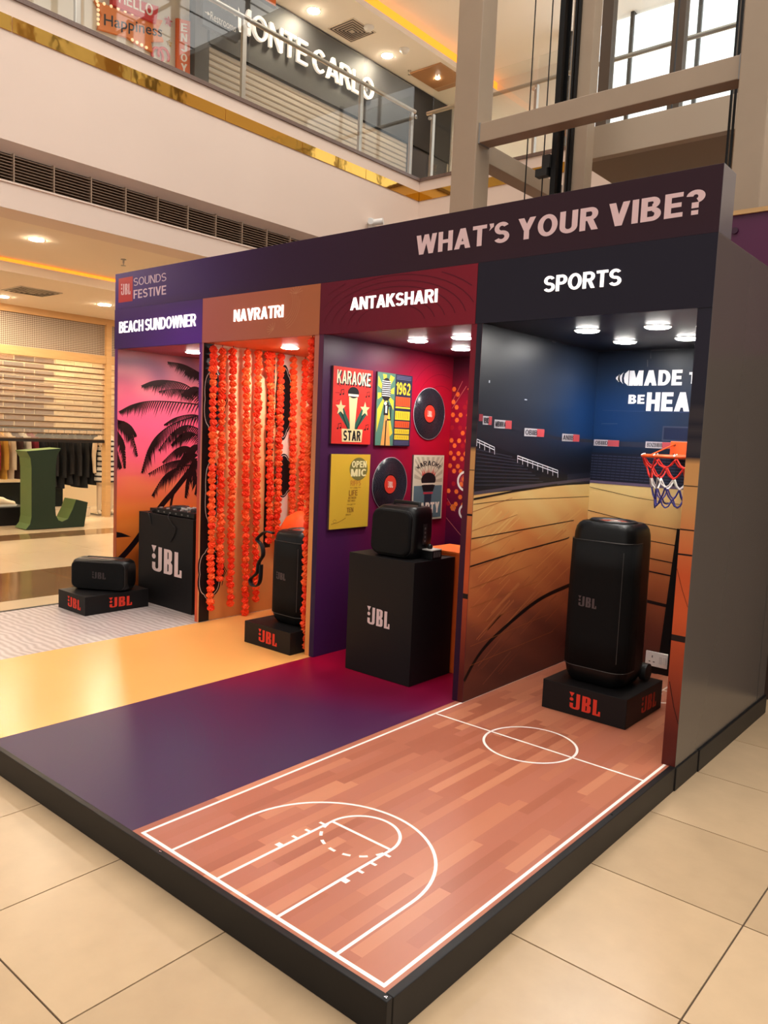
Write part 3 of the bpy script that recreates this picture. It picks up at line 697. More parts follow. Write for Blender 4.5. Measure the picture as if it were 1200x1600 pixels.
# --- sports bay: arena print on left and back walls
def aq(x, y): q = U(x, y, 'x', -1.262); return (min(max(q.y, .002), 1.498), q.z)
def sq(x, y): q = U(x, y, 'y', 1.5); return (q.x, q.z)
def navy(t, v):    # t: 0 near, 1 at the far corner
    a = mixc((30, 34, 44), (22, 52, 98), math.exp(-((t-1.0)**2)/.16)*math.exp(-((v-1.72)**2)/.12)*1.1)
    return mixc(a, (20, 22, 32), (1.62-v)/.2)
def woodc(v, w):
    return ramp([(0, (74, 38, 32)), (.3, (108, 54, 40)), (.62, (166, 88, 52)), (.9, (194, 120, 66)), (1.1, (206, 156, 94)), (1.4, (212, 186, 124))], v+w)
sp = wallprint(-1.262)
def arl(u, v):
    zf = 1.27
    if v > zf: return navy(u/1.5, v)
    c = woodc(v, .06*math.sin((u*1.2+v*2.2)*6)+.03*math.sin((u+v*2)*19))
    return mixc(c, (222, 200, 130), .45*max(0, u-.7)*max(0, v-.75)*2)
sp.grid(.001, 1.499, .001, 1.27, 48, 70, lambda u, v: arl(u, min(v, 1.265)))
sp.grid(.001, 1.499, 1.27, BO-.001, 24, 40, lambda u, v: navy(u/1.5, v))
DK = (18, 19, 26)
sp.poly([(.002, 1.24), (1.498, 1.28), aq(935, 738), aq(880, 742), aq(842, 726), aq(790, 704), (.002, aq(742, 686)[1])], DK, 1)
for k in range(10):
    y0 = 702+k*6.2; sp.stroke([aq(741, y0), aq(800+k*6, y0+12-k*1.4)], .006, (46, 48, 62), 2)
for k in range(8): sp.stroke([aq(886, 742+k*1.6), aq(937, 739+k*2)], .004, (44, 46, 62), 2)
sp.stroke([aq(738, 771), aq(790, 764), aq(850, 757), aq(935, 748)], .020, (70, 62, 74), 2)
sp.stroke([aq(738, 780), aq(800, 768), aq(870, 757)], .012, (20, 14, 14), 3)
for (xa, ya, xb, yb, n) in ((741, 686, 772, 699, 5), (808, 712, 871, 735, 9)):
    for d in (0, 4): sp.stroke([aq(xa, ya+d), aq(xb, yb+d)], .005, (214, 212, 220), 3)
    for k in range(n): t = k/(n-1); sp.stroke([aq(xa+(xb-xa)*t, ya+(yb-ya)*t), aq(xa+(xb-xa)*t, ya+(yb-ya)*t+11)], .005, (206, 204, 214), 3)
sp.stroke([aq(740, 655), aq(800, 668), aq(870, 685), aq(937, 690)], .02, (36, 38, 50), 2)
for (xa, xb, y, s) in ((754, 768, 657, 'IBIID'), (772, 799, 663, 'MBNVA'), (819, 850, 676, 'OBIIB'), (878, 905, 684, 'ANIIB')):
    a, b = aq(xa, y-5)[0], aq(xb, y-5)[0]; z = aq((xa+xb)/2, y)[1]
    sp.rect(a, z-.025, b, z+.025, (170, 168, 176), 3); sp.rect(a+(b-a)*.62, z-.024, b, z+.024, (178, 70, 76), 4); sp.text(s, a+.01, z-.016, (b-a)*.6, .032, (40, 38, 46), 5, .02)
sp.rect(.01, aq(745, 652)[1]-.02, .05, aq(745, 652)[1]+.02, (140, 50, 60), 3)
for (x, y, w, h) in ((763, 598, .012, .014), (819, 625, .03, .006), (862, 535, .05, .014)):
    a = aq(x, y); sp.rect(a[0], a[1], a[0]+w, a[1]+h, (190, 196, 206) if w < .04 else (70, 72, 80), 3)
for pts, w in (([(734, 842), (780, 834), (840, 823), (896, 813)], .006), ([(730, 886), (770, 874), (820, 859), (880, 843), (889, 839)], .009), ([(738, 788), (800, 781), (870, 778), (930, 775)], .003)):
    sp.stroke(spline([aq(*p) for p in pts], 6), w, (34, 20, 18), 2)
sp.stroke(spline([aq(724, 1064), aq(750, 1020), aq(784, 984), aq(840, 938), aq(885, 916), aq(905, 908)], 8), .026, (22, 14, 13), 2)
for k in range(9):   # plank joints running across the print
    y0 = 800+k*30; sp.stroke([aq(734, y0), aq(800+k*8, y0-22-k*4)], .003, (150, 84, 44), 2)
rs = random.Random(17)
for k in range(90):    # sweeping board grain of the printed court
    x0 = rs.uniform(735, 925); y0 = rs.uniform(790, 1040); t = (x0-735)/190
    A_ = aq(x0, y0); L_ = rs.uniform(.2, .5); an = .42+.25*(1-t)+rs.uniform(-.05, .05); B_ = (A_[0]-L_*math.cos(an), A_[1]-L_*math.sin(an)*.75)
    if B_[0] < .01 or B_[1] < .02 or A_[1] > 1.2: continue
    c = woodc(A_[1], 0); c = mixc(c, (236, 190, 120) if rs.random() < .5 else (96, 44, 26), rs.uniform(.05, .14)); sp.stroke([A_, B_], [rs.uniform(.006, .02), .006], c, 1)
sp.build('arena_mural', VINYL, pts_[2])
sb = Print((0, 1.5, 0), (1, 0, 0), (0, 0, 1), (0, -1, 0))
def arb(u, v):
    t = (u+1.262)/1.19
    if v > 1.285: return navy(1-t*.8, v)
    c = woodc(v, .02*math.sin(u*17)); return mixc(c, (222, 210, 150), (.7-t*.5)*max(0, v-.7)*1.3)
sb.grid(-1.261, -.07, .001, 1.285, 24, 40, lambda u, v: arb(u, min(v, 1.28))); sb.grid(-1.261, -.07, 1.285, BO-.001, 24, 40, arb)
sb.rect(-1.261, 1.285, -.07, 1.50, (24, 27, 42), 1)
for k in range(9): sb.stroke([(-1.261, 1.32+k*.02), (-.07, 1.317+k*.02)], .006, (52, 58, 82), 2)
for k in range(34): sb.stroke([(-1.25+k*.035, 1.31), (-1.24+k*.035, 1.49)], .004, (24, 27, 42), 3)
sb.rect(-1.261, 1.280, -.07, 1.300, (96, 84, 108), 3); sb.rect(-1.261, 1.55, -.07, 1.585, (42, 46, 64), 1)
for (a, b, s) in ((-1.25, -1.06, 'OBIIIIID'), (-.87, -.66, 'BDIZBIIBB')):
    sb.rect(a, 1.548, b, 1.592, (176, 172, 182), 3); sb.rect(a+(b-a)*.55, 1.549, b, 1.591, (172, 74, 84), 4); sb.text(s, a+.012, 1.557, (b-a)*.5, .027, (40, 40, 50), 5, .02)
sb.rect(-.76, 1.60, -.56, 1.70, (54, 60, 80), 2); sb.rect(-.75, 1.61, -.57, 1.69, (26, 34, 60), 3)
sb.stroke([sq(940, 662), sq(965, 662)], .004, (60, 72, 104), 2); sb.stroke([(-1.2, 1.80), (-.1, 1.79)], .004, (46, 62, 100), 2)
for pts in ([(1017, 560), (1017, 548), (1060, 546)], [(1012, 573), (1012, 562)]): sb.stroke([sq(*q) for q in pts], .006, (64, 66, 74), 2)
sb.text('MADE', -1.02, 1.972, .365, .103, (216, 218, 226), 3, .05); sb.text('TO', -.61, 1.982, .12, .075, (216, 218, 226), 3, .05)
sb.text('BE', -1.015, 1.848, .115, .062, (216, 218, 226), 3, .05); sb.text('HEARD', -.885, 1.80, .50, .126, (216, 218, 226), 3, .05)
for k in range(3):
    r = .075+.02*k*0; cx = -1.045-k*.028
    sb.poly([(cx+.012, 2.08-.014*k), (cx-.012, 2.055-.01*k), (cx-.017, 2.025), (cx-.012, 1.995+.01*k), (cx+.012, 1.97+.014*k), (cx+.002, 2.0), (cx-.001, 2.025), (cx+.002, 2.05)] if k else [(cx+.02, 2.08), (cx-.008, 2.055), (cx-.014, 2.025), (cx-.008, 1.995), (cx+.02, 1.97)], (216, 218, 226), 3)
for z, w in ((1.20, .003), (1.03, .005), (.92, .006), (.80, .007), (.71, .009), (.50, .022)): sb.stroke([(-1.26, z+.05), (-.9, z), (-.6, z-.02), (-.07, z-.04)], w, (32, 18, 18), 2)
a, b = sq(1058, 826), sq(1029, 1030)
sb.poly([a, (a[0]+.02, a[1]), (b[0]+.17, .056), (b[0]-.01, .056), b], (14, 12, 13), 3)
sb.rect(-1.261, .001, -.07, .055, (22, 17, 18), 4)
sb.build('arena_mural', VINYL, backs[3])

# ================================================================== LAMPS, POSTERS, RECORDS
def downlight(x, y, z, r, lamp, label, group, mat=WHITEP):
    o = thing('downlight', label, 'light', (x, y, z), group)
    MB().lathe([(r, 0), (r*1.14, -.004), (r*1.14, 0), (r, .0)], 24, (x, y, z), cap=False).build('trim_ring', mat, o)
    MB().lathe([(r, -.006), (r*.9, -.009), (.001, -.0095)], 24, (x, y, z), smooth=False).build('lens', lamp, o)
    return o
zL = BO
G = 'booth ceiling downlights'
for x, y, s in [(-4.55, .43, 'round white downlight in the ceiling of the sunset beach bay'), (-3.38, .49, 'round white downlight above the orange marigold garlands'),
                (-2.116, .503, 'leftmost round downlight in the crimson poster bay ceiling'), (-1.73, .474, 'front right downlight in the crimson poster bay, upper of the right pair'), (-2.115, 1.014, 'rear downlight in the crimson poster bay, lower of the right pair'),
                (-.86, .485, 'leftmost of the four downlights in the dark sports bay ceiling'), (-.866, 1.03, 'lowest downlight in the photo, rear left in the sports bay ceiling'), (-.447, .49, 'front right downlight, highest of the four in the sports bay'), (-.463, 1.0, 'rightmost downlight of the sports bay, cut by the right wall edge')]:
    downlight(x, y, zL, .066, LAMP, s, G)
for x, y in ((-2.98, .49), (-2.98, 1.0), (-4.15, .43), (-4.15, 1.0)): downlight(x, y, zL, .066, LAMP, 'unseen bay ceiling downlight added behind a booth partition', 'added unseen booth downlights')  # unseen lamps added to brighten the beach and garland bays
def poster(label, y0, y1, z0, z1, bg, draw):
    o = thing('poster', label, 'poster', (-2.52, (y0+y1)/2, z0), 'framed boards on the crimson wall')
    box('board', M('poster_board', (90, 60, 60), .5), o, -2.518, y0, z0, -2.503, y1, z1)
    p = Print((-2.503, y0, z0), (0, y1-y0, 0), (0, 0, z1-z0), (1, 0, 0)); p.rect(.002, .002, .998, .998, bg, 0); draw(p); p.build('artwork', VINYLM, o)
CRM, GRN, BLK = (238, 216, 160), (44, 92, 78), (26, 24, 26)
def star(p, cx, cy, r, col, l): p.poly([(cx+(r if k % 2 == 0 else r*.42)*math.sin(math.pi*k/5)*1.25, cy+(r if k % 2 == 0 else r*.42)*math.cos(math.pi*k/5)) for k in range(10)], col, l)
def d_star(p):
    for k in range(16):
        a = 2*math.pi*k/16; p.stroke([(.5+.33*math.cos(a), .66+.22*math.sin(a)), (.5+.44*math.cos(a), .66+.29*math.sin(a))], .008, (168, 28, 34), 1)
    p.text('KARAOKE', .11, .765, .86, .175, BLK, 1, .03); p.text('KARAOKE', .09, .785, .85, .17, (240, 226, 190), 2, .02)
    p.poly([(.40, .62), (.62, .62), (.57, .2), (.45, .2)], CRM, 2); p.disc(.51, .68, .14, .075, BLK, 3); p.rect(.38, .63, .64, .66, (240, 232, 214), 4)
    p.poly([(.12, .42), (.26, .5), (.45, .26), (.45, .2), (.4, .2)], GRN, 1); p.poly([(.9, .42), (.76, .5), (.57, .26), (.57, .2), (.62, .2)], GRN, 1)
    for a in ((.2, .44, .40, .2), (.82, .44, .62, .2)): p.stroke([(a[0], a[1]), (a[2], a[3])], .02, BLK, 2)
    star(p, .2, .47, .105, CRM, 3); star(p, .82, .47, .105, CRM, 3)
    p.poly([(.26, .03), (.76, .03), (.78, .2), (.24, .2)], CRM, 3); p.text('STAR', .29, .045, .44, .135, BLK, 4, .04)
    for x, y in ((.2, .64), (.86, .64), (.16, .2), (.86, .2)):
        p.stroke([(x, y), (x, y+.06), (x+.07, y+.07), (x+.07, y+.01)], .012, BLK, 2); p.disc(x-.015, y, .02, .012, BLK, 2); p.disc(x+.055, y+.01, .02, .012, BLK, 2)
poster('red poster with karaoke star lettering and a microphone', .085, .49, 1.486, 2.015, (218, 52, 44), d_star)
def d_1962(p):
    p.rect(.5, 0.002, .998, .998, (40, 42, 66), 1)
    for k in range(10):
        a = 2*math.pi*k/20*1.0-.1+math.pi*0; 
    for k in range(16):
        if k % 2 == 0:
            a0 = 2*math.pi*k/16; a1 = a0+2*math.pi/16; q = []
            for a in (a0, a1):
                t = min([x for x in ((.23/abs(math.cos(a)) if abs(math.cos(a)) > 1e-3 else 9), ((.26 if math.sin(a) > 0 else .70)/abs(math.sin(a)) if abs(math.sin(a)) > 1e-3 else 9))]); q.append((.25+t*math.cos(a)*.98, .72+t*math.sin(a)*.98))
            p.poly([(.25, .72)]+q, (224, 196, 62), 1)
    p.poly([(.15, .003), (.42, .003), (.33, .45), (.24, .45)], (222, 158, 84), 2)
    p.stroke([(.27, .003), (.28, .35)], .03, BLK, 3); p.poly(arcp(.25, .80, .13, .13, 0, 180, 10)+[(.12, .68), (.19, .62), (.31, .62), (.38, .68)], (34, 32, 34), 3)
    for k in range(8): p.rect(.13, .68+k*.028, .37, .692+k*.028, (228, 226, 220), 4)
    p.rect(.20, .42, .33, .60, (40, 38, 40), 3); p.rect(.24, .45, .29, .55, (220, 220, 214), 4); p.disc(.24, .58, .04, .025, (220, 220, 214), 4, 10)
    p.stroke([(.33, .55), (.4, .55), (.4, .36), (.3, .36)], .03, (40, 38, 40), 3)
    Y, OR = (226, 194, 50), (214, 84, 44)
    p.text('1962', .53, .72, .42, .17, Y, 2, .03)
    for z0, z1, c, s in ((.56, .69, OR, 'MUSIC'), (.53, .55, Y, None), (.37, .49, Y, 'SHOW'), (.26, .35, OR, 'VOICE'), (.17, .24, Y, 'MIC'), (.09, .155, Y, 'NIGHT')):
        p.rect(.53, z0, .96, z1, c, 2)
        for k in range(7): p.rect(.56+k*.055, z0+.015, .575+k*.055, z1-.015, (150, 60, 34) if c == OR else (150, 126, 40), 3) if s else None
    for k in range(3): p.rect(.53, .02+k*.02, .96, .03+k*.02, (90, 96, 130), 2)
    for k in range(3): p.rect(.53, .93+k*.02, .96, .938+k*.02, (100, 106, 140), 2)
poster('green and yellow poster with a vintage microphone and 1962', .543, .95, 1.482, 2.015, (84, 128, 110), d_1962)
def d_open(p):
    p.disc(.70, .80, .235, .155, (120, 112, 60), 1, 28)
    p.text('OPEN', .52, .82, .38, .09, (238, 226, 170), 2, .04); p.text('MIC', .50, .70, .40, .10, (238, 226, 170), 2, .04)
    IN = (150, 104, 40)
    for s, u, v, w, h, c in (('RIFFS', .50, .575, .27, .07, (196, 128, 48)), ('ON', .58, .535, .1, .02, IN), ('LIFE', .47, .44, .22, .075, IN), ('BETWEEN', .46, .395, .2, .03, IN), ('THE THINGS', .44, .36, .2, .022, IN), ('OF', .5, .31, .08, .02, IN), ('TEN', .43, .215, .17, .065, IN), ('RULES', .41, .175, .13, .022, IN)): p.text(s, u, v, w, h, c, 2, .02)
    for (a, b, v) in ((.49, .56, .545), (.70, .77, .545), (.43, .49, .32), (.59, .65, .32)): p.rect(a, v, b, v+.006, IN, 2)
    p.stroke([(.41, .14), (.3, .11), (.2, .085), (.12, .085), (.09, .11), (.13, .13), (.18, .115), (.16, .085), (.05, .07)], .006, IN, 2)
poster('mustard yellow open mic poster with rows of small words', .092, .50, .89, 1.416, (222, 180, 56), d_open)
def d_party(p):
    for k in range(14):
        a0 = math.pi*k/14; a1 = a0+math.pi/28
        q = [(min(.96, max(.04, .5+.8*math.cos(a))), min(.97, .58+.6*math.sin(a))) for a in (a0, a1)]
        p.poly([(.5, .58)]+q, (196, 186, 158), 1)
    p.rect(.04, .03, .96, .53, (96, 122, 132), 2)
    fn = lambda a, b: (.5+(.40+.10*b)*math.cos(math.pi*(.86-.72*a))*.92, .74+(.12+.10*b)*math.sin(math.pi*(.86-.72*a))*.8)
    p.text('KARAOKE', 0, 0, 1, 1, BLK, 2, .02, fn)
    for k in range(9): x = .32+k*.045; p.poly([(x-.03, .68), (x+.03, .68), (x+.01*(k-4), .78+.03*math.sin(k*2.1))], (208, 74, 66), 2)
    p.disc(.5, .62, .24, .11, BLK, 3, 24); p.rect(.26, .545, .74, .57, (236, 224, 200), 4); p.poly([(.28, .54), (.72, .54), (.66, .44), (.34, .44)], BLK, 4)
    p.rect(.34, .40, .66, .43, (190, 66, 80), 4); p.poly([(.38, .40), (.62, .40), (.60, .03), (.40, .03)], (44, 52, 66), 3)
    p.text('PARTY', .1, .1, .8, .17, (244, 236, 220), 5, .05)
poster('cream and grey karaoke party poster with a flaming microphone', 1.01, 1.412, .90, 1.417, (226, 218, 192), d_party)
def record(label, cy, cz):
    o = thing('vinyl_record', label, 'record', (-2.52, cy, cz), 'records on the crimson wall')
    VB = M('vinyl_black', (22, 22, 28), .25)
    MB().lathe([(.2, 0), (.2, .008), (.07, .008)], 64, (-2.518, cy, cz), 'x').build('disc', VB, o)
    g = MB()
    for k in range(13): r = .078+k*.0092; g.lathe([(r, .008), (r+.0022, .0095), (r+.0044, .008)], 64, (-2.518, cy, cz), 'x', cap=False)
    tag(g.build('groove', M('vinyl_groove', (52, 52, 64), .3), o), kind='stuff')
    MB().lathe([(.199, .006), (.202, .0092), (.205, .006)], 64, (-2.518, cy, cz), 'x', cap=False).build('rim', M('rim_pale', (170, 160, 170), .4), o)
    lb = MB().lathe([(.068, .008), (.068, .0105), (.0, .0105)], 40, (-2.518, cy, cz), 'x', False).build('centre_label', M('label_red', (226, 62, 44), .45), o)
    p = Print((-2.5075, cy, cz), (0, 1, 0), (0, 0, 1), (1, 0, 0)); p.logo(-.032, -.025, .06, .05, (246, 214, 200), 0); p.build('label_print', VINYLM, lb)
record('black vinyl record with red label, upper of the two', 1.197, 1.742); record('black vinyl record with red label, lower one behind the square speaker', .747, 1.192)

# ================================================================== MARIGOLD GARLANDS
def flower_mesh(seed, mat):
    r = random.Random(seed); mb = MB(); loops = []; n = 14
    for j in range(8):
        t = j/7; a = math.pi*(t-.5); l = []
        for k in range(n):
            b = 2*math.pi*k/n; rr_ = (1+.17*(1 if (k+j) % 2 else -1)+r.uniform(-.17, .17))*max(.12, math.cos(a))
            l.append((.030*rr_*math.cos(b), .030*rr_*math.sin(b), .029*math.sin(a)*(1+r.uniform(-.15, .15))))
        loops.append(l)
    mb.loft(loops, True, False); me = mb.mesh('marigold'); me.materials.append(mat); return me
FM = [flower_mesh(i, M('marigold_%d' % (i % 3), [(255, 74, 16), (252, 58, 10), (255, 94, 28)][i % 3], .75)) for i in range(6)]
STR = M('garland_string', (120, 40, 20), .8)
def garland(label, x, y, zt, zb, dx=0, dy=0):
    o = thing('marigold_garland', label, 'garland', (x, y, zt), 'orange marigold garlands')
    MB().tube([(x, y, min(zt+.05, BO)), (x+dx, y+dy, zb)], .003, 5).build('string', STR, o)
    n = int((zt-zb)/.05)
    for k in range(n+1):
        t = k/max(1, n); link('marigold', rg.choice(FM), None, o, (x+dx*t+rg.uniform(-.006, .006), y+dy*t+rg.uniform(-.006, .006), zt+(zb-zt)*t), (rg.uniform(-.25, .25), rg.uniform(-.25, .25), rg.uniform(0, 6)), (1+rg.uniform(-.12, .1),)*3)
rg = random.Random(21); gx = -3.775
words = ['leftmost', 'second', 'third', 'fourth', 'fifth', 'sixth', 'seventh', 'eighth', 'ninth']
for i, (y0, y1, zt, zb) in enumerate([(.055, .075, 2.165, .12), (.14, .165, 2.16, .35), (.245, .275, 2.17, .13), (.385, .435, 2.18, .03), (.505, .545, 2.185, .13), (.645, .68, 2.18, .62), (.757, .77, 2.18, .62), (.905, .94, 2.17, .80), (1.04, 1.05, 2.16, .72)]):
    garland(words[i]+' orange marigold garland from the left on the festival bay wall', gx, y0, zt, zb, .0, y1-y0)
garland('orange marigold garland hanging against the right partition of the festival bay', -2.66, .03, 2.17, .05, .0, .02)
garland('short orange marigold end dangling beside the sixth garland', gx+.02, .60, 2.18, 2.06)
# ================================================================== SPEAKERS AND PLINTHS
REDL, WHT, DIM = (222, 62, 44), (232, 206, 202), (86, 74, 74)
def plinth(name, label, x0, x1, y0, y1, h, logos, bev=.002, yaw=0):
    cx, cy = (x0+x1)/2, (y0+y1)/2
    o = thing(name, label, 'plinth', (cx, cy, 0))
    b = box('box_body', BLACKB, o, x0, y0, .0005, x1, y1, h, bev)
    for (face, u, z, w, hh, col) in logos:
        if face == 'f': p = Print((x0, y0, 0), (1, 0, 0), (0, 0, 1), (0, -1, 0), .0012)
        else: p = Print((x1, y0, 0), (0, 1, 0), (0, 0, 1), (1, 0, 0), .0012)
        p.logo(u, z, w, hh, col, 0); p.build('logo_print', VINYLM, o)
    o.rotation_euler = (0, 0, yaw); return o
def rr3(z, hx, hy, r, cx=0, cy=0, n=5): return [Vector((x, y, z)) for x, y in rrect(hx, hy, r, n, cx, cy)]
def front_shell(secs, off, thick, n=6):
    """grille: the front of the cabinet's cross-section, pushed out by off"""
    outer, inner = [], []
    for z, hx, hy, r in secs:
        for k, (store, d) in enumerate(((outer, off+thick), (inner, off))):
            pts = [p for p in rrect(hx+d, hy+d, r+d, n)]
            i0 = 2*(n+1); pts = pts[i0:]            # back-left .. is dropped: the two front corners
            pts = [(-hx-d, -hy*.15)]+pts+[(hx+d, -hy*.15)]
            store.append([Vector((x, y, z)) for x, y in pts])
    mb = MB(); N = len(outer[0]); S = len(outer)
    vs = [p for l in outer for p in l]+[p for l in inner for p in l]; fs = []
    for i in range(S-1):
        for j in range(N-1):
            fs.append((i*N+j, i*N+j+1, (i+1)*N+j+1, (i+1)*N+j)); q = S*N; fs.append((q+i*N+j+1, q+i*N+j, q+(i+1)*N+j, q+(i+1)*N+j+1))
    q = S*N
    for j in range(N-1): fs.append((j+1, j, q+j, q+j+1)); a = (S-1)*N; fs.append((a+j, a+j+1, q+a+j+1, q+a+j))
    for i in range(S-1): fs.append((i*N, (i+1)*N, q+(i+1)*N, q+i*N)); e = N-1; fs.append(((i+1)*N+e, i*N+e, q+i*N+e, q+(i+1)*N+e))
    mb.add(vs, fs, True); return mb, outer
def party_speaker(name, label, w, d, h, wheels=True, glow=True, handle=True):
    o = thing(name, label, 'speaker'); hx, hy = w/2, d/2; r = .22*w
    S = [(0, .76), (.015, .86), (.05, .95), (.11, 1.0), (.5, 1.0), (.86, .985), (.93, .965), (.965, .93), (.985, .87), (1.0, .78)]
    MB().loft([rr3(h*z, hx*k, hy*k, r*k) for z, k in S]).build('cabinet', BLACKP, o)
    secs = [(h*z, hx*k, hy*k, r*k) for z, k in ((.115, 1.0), (.3, 1.0), (.5, 1.0), (.7, .992), (.885, .98))]
    g, outl = front_shell(secs, .001, .006); gr = g.build('front_grille', GRILLE, o)
    for i, zz in ((0, -.006), (-1, .006)):
        MB().tube([p+Vector((0, 0, zz)) for p in outl[i]], .0016, 6).build('trim_line', M('trim_grey', (96, 94, 92), .3, .6), o)
    MB().tube([(hx*.80, -hy-.0085, h*.17), (hx*.80, -hy-.0085, h*.84)], .0016, 6).build('trim_line', M('trim_grey', (96, 94, 92), .3, .6), o)
    p = Print((0, -hy-.0075, 0), (1, 0, 0), (0, 0, 1), (0, -1, 0), .001); p.logo(-w*.26, h*.48, w*.29, w*.165, DIM, 0); p.build('logo_print', VINYLM, gr)
    tp = MB().lathe([(w*.36, h*.985), (w*.37, h*1.004), (w*.34, h*1.012), (w*.29, h*1.006), (w*.27, h*.992)], 40); 
    for v in range(len(tp.v)): tp.v[v] = (tp.v[v][0], tp.v[v][1]*d/w*.92, tp.v[v][2])
    tp.build('top_handle_ring', BLACKP, o)
    if glow:
        a = MB().lathe([(w*.24, h*1.001), (w*.2, h*1.004), (.001, h*1.004)], 32); a.build('top_panel', M('red_panel', (150, 52, 32), .3), o)
        MB().box(-.01, -.02, h*1.004, .05, .0, h*1.008).build('top_button', WHITEP, o)
    if wheels:
        for sx in (-1, 1): MB().cyl((sx*(hx-.005)-.02, hy*.98, .055), .052, .04, 24, 'x').build('wheel', M('rubber', (22, 22, 22), .6), o)
    return o
plinth('speaker_plinth', 'low black plinth with red logos under the tall sports bay speaker', -.90, -.385, .30, .82, .17, [('f', .172, .036, .19, .1, REDL), ('r', .208, .036, .22, .1, (190, 62, 44))])
s = party_speaker('party_speaker', 'tall black party speaker standing in the basketball court bay', .385, .35, .945); s.location = (-.648, .555, .17)
plinth('speaker_plinth', 'low black plinth with one red logo beside the marigold garlands', -3.145, -2.655, -.095, .36, .16, [('f', .155, .036, .196, .096, REDL)])
s = party_speaker('party_speaker', 'black upright party speaker with a strap in front of the orange garlands', .335, .33, .68); s.location = (-2.865, .20, .16)
plinth('display_plinth', 'tall black plinth with white logo in the crimson poster bay', -2.203, -1.658, -.012, .42, .785, [('f', .175, .335, .19, .122, WHT)])
# square speaker on the tall plinth
o = thing('cube_speaker', 'rounded black square speaker on the tall plinth in front of the posters', 'speaker'); w, d, h = .325, .24, .325
MB().loft([rr3(z*h, w/2*k, d/2*k, .06*k, 0, y) for z, k, y in ((0, .86, 0), (.03, .95, 0), (.12, 1, .002), (.5, 1.02, .006), (.85, 1, .012), (.95, .96, .016), (1, .84, .02))]).build('cabinet', BLACKP, o)
f = MB(); L = []
for k, yy in ((1.0, -.118), (1.0, -.136), (.97, -.146), (.90, -.15)): L.append([Vector((x*k, yy+(z+.5*h)*.04, .5*h+z*k)) for x, z in rrect(w/2*.95, h/2*.90, .06, 6)])
f.loft(L).build('front_grille', GRILLE, o)
p = Print((0, -.136, 0), (1, 0, 0), (0, .04, 1), (0, -1, 0), .001); p.logo(-.092, .15, .095, .058, DIM, 0); p.build('logo_print', VINYLM, o)
MB().tube([Vector((x, -.127+(z+.5*h)*.04, .5*h+z)) for x, z in rrect(w/2*.965, h/2*.915, .062, 6)], .0018, 6, True).build('trim_line', M('trim_grey2', (64, 62, 62), .3, .5), o)
MB().box(.163, -.01, .09, .168, .03, .22).build('side_port', M('port_dark', (36, 35, 36), .4), o)
for k in range(4): MB().box(.168, .003, .105+k*.027, .1695, .014, .118+k*.027).build('port_mark', M('mark_grey', (110, 108, 108), .4), o)
MB().tube([(-.10, .03, .325), (-.10, .035, .345), (.10, .035, .345), (.10, .03, .325)], .012, 8).build('top_handle', BLACKP, o)
o.location = (-1.905, .17, .785); o.rotation_euler = (0, 0, math.radians(3))
# wireless charger box beside it
o = thing('receiver_box', 'small black box with pale top behind the square speaker', 'box', (-1.70, .22, .785))
box('case', BLACKP, o, -1.76, .17, .786, -1.66, .27, .842, .003); box('lid', M('lid_pale', (196, 190, 186), .4), o, -1.76, .17, .842, -1.66, .27, .848)
for k in range(4): box('vent_slot', M('mark_grey', (110, 108, 108), .4), o, -1.66, .185+k*.02, .80, -1.659, .195+k*.02, .835)
MB().lathe([(.016, .848), (.02, .862), (.012, .876), (.001, .878)], 16, (-1.72, .22, 0)).build('knob', BLACKP, o)
o = thing('storage_block', 'bright orange block peeking out behind the tall black plinth', 'block', (-1.76, .58, 0))
box('block_body', M('orange_block', (226, 96, 34), .4), o, -1.93, .435, .0005, -1.615, .74, .80, .002)
box('block_top', M('orange_block_top', (236, 112, 46), .4), o, -1.935, .43, .80, -1.61, .745, .812)
# beach bay
plinth('display_plinth', 'tall black plinth with white logo under the mixing deck', -4.86, -4.065, .105, .56, .797, [('f', .203, .29, .438, .235, WHT)])
plinth('speaker_plinth', 'low black plinth with two red logos at the sand coloured floor', -5.0, -4.565, -.565, .02, .155, [('f', .155, .036, .207, .09, REDL), ('r', .21, .036, .21, .09, REDL)])
o = thing('boombox_speaker', 'black portable boombox with carry handle on the low plinth', 'speaker'); w, d, h = .50, .21, .265
MB().loft([[Vector((x, y, z)) for y, z in rrect(d/2*k, h/2*k2, .055, 6, 0, h/2)] for x, k, k2 in ((-w/2, .72, .76), (-w/2+.015, .9, .9), (-w/2+.05, 1, 1), (w/2-.05, 1, 1), (w/2-.015, .9, .9), (w/2, .72, .76))]).build('cabinet', BLACKP, o)
L = []
for k, yy in ((1, -.085), (1, -.106), (.965, -.113)): L.append([Vector((x*k, yy, h/2+z*k)) for x, z in rrect(w/2*.93, h/2*.84, .045, 6)])
MB().loft(L).build('front_grille', GRILLE, o)
MB().tube([Vector((x, -.104, h/2+z)) for x, z in rrect(w/2*.94, h/2*.86, .046, 6)], .002, 6, True).build('trim_line', M('trim_grey2', (64, 62, 62), .3, .5), o)
p = Print((0, -.113, 0), (1, 0, 0), (0, 0, 1), (0, -1, 0), .001); p.logo(-.05, .105, .12, .06, (62, 54, 54), 0); p.build('logo_print', VINYLM, o)
MB().tube([(-.17, .02, h*.92), (-.15, .02, h-.004), (.15, .02, h-.004), (.17, .02, h*.92)], .014, 8).build('carry_handle', BLACKP, o)
MB().box(-.11, -.05, h-.003, .13, -.0, h+.002).build('control_strip', M('maroon_strip', (74, 26, 26), .4), o)
o.location = (-4.79, -.27, .155); o.rotation_euler = (0, 0, math.radians(33))
o = thing('dj_controller', 'black mixing deck with jog wheels and knobs on the tall plinth', 'mixer', (-4.4, .3, .797))
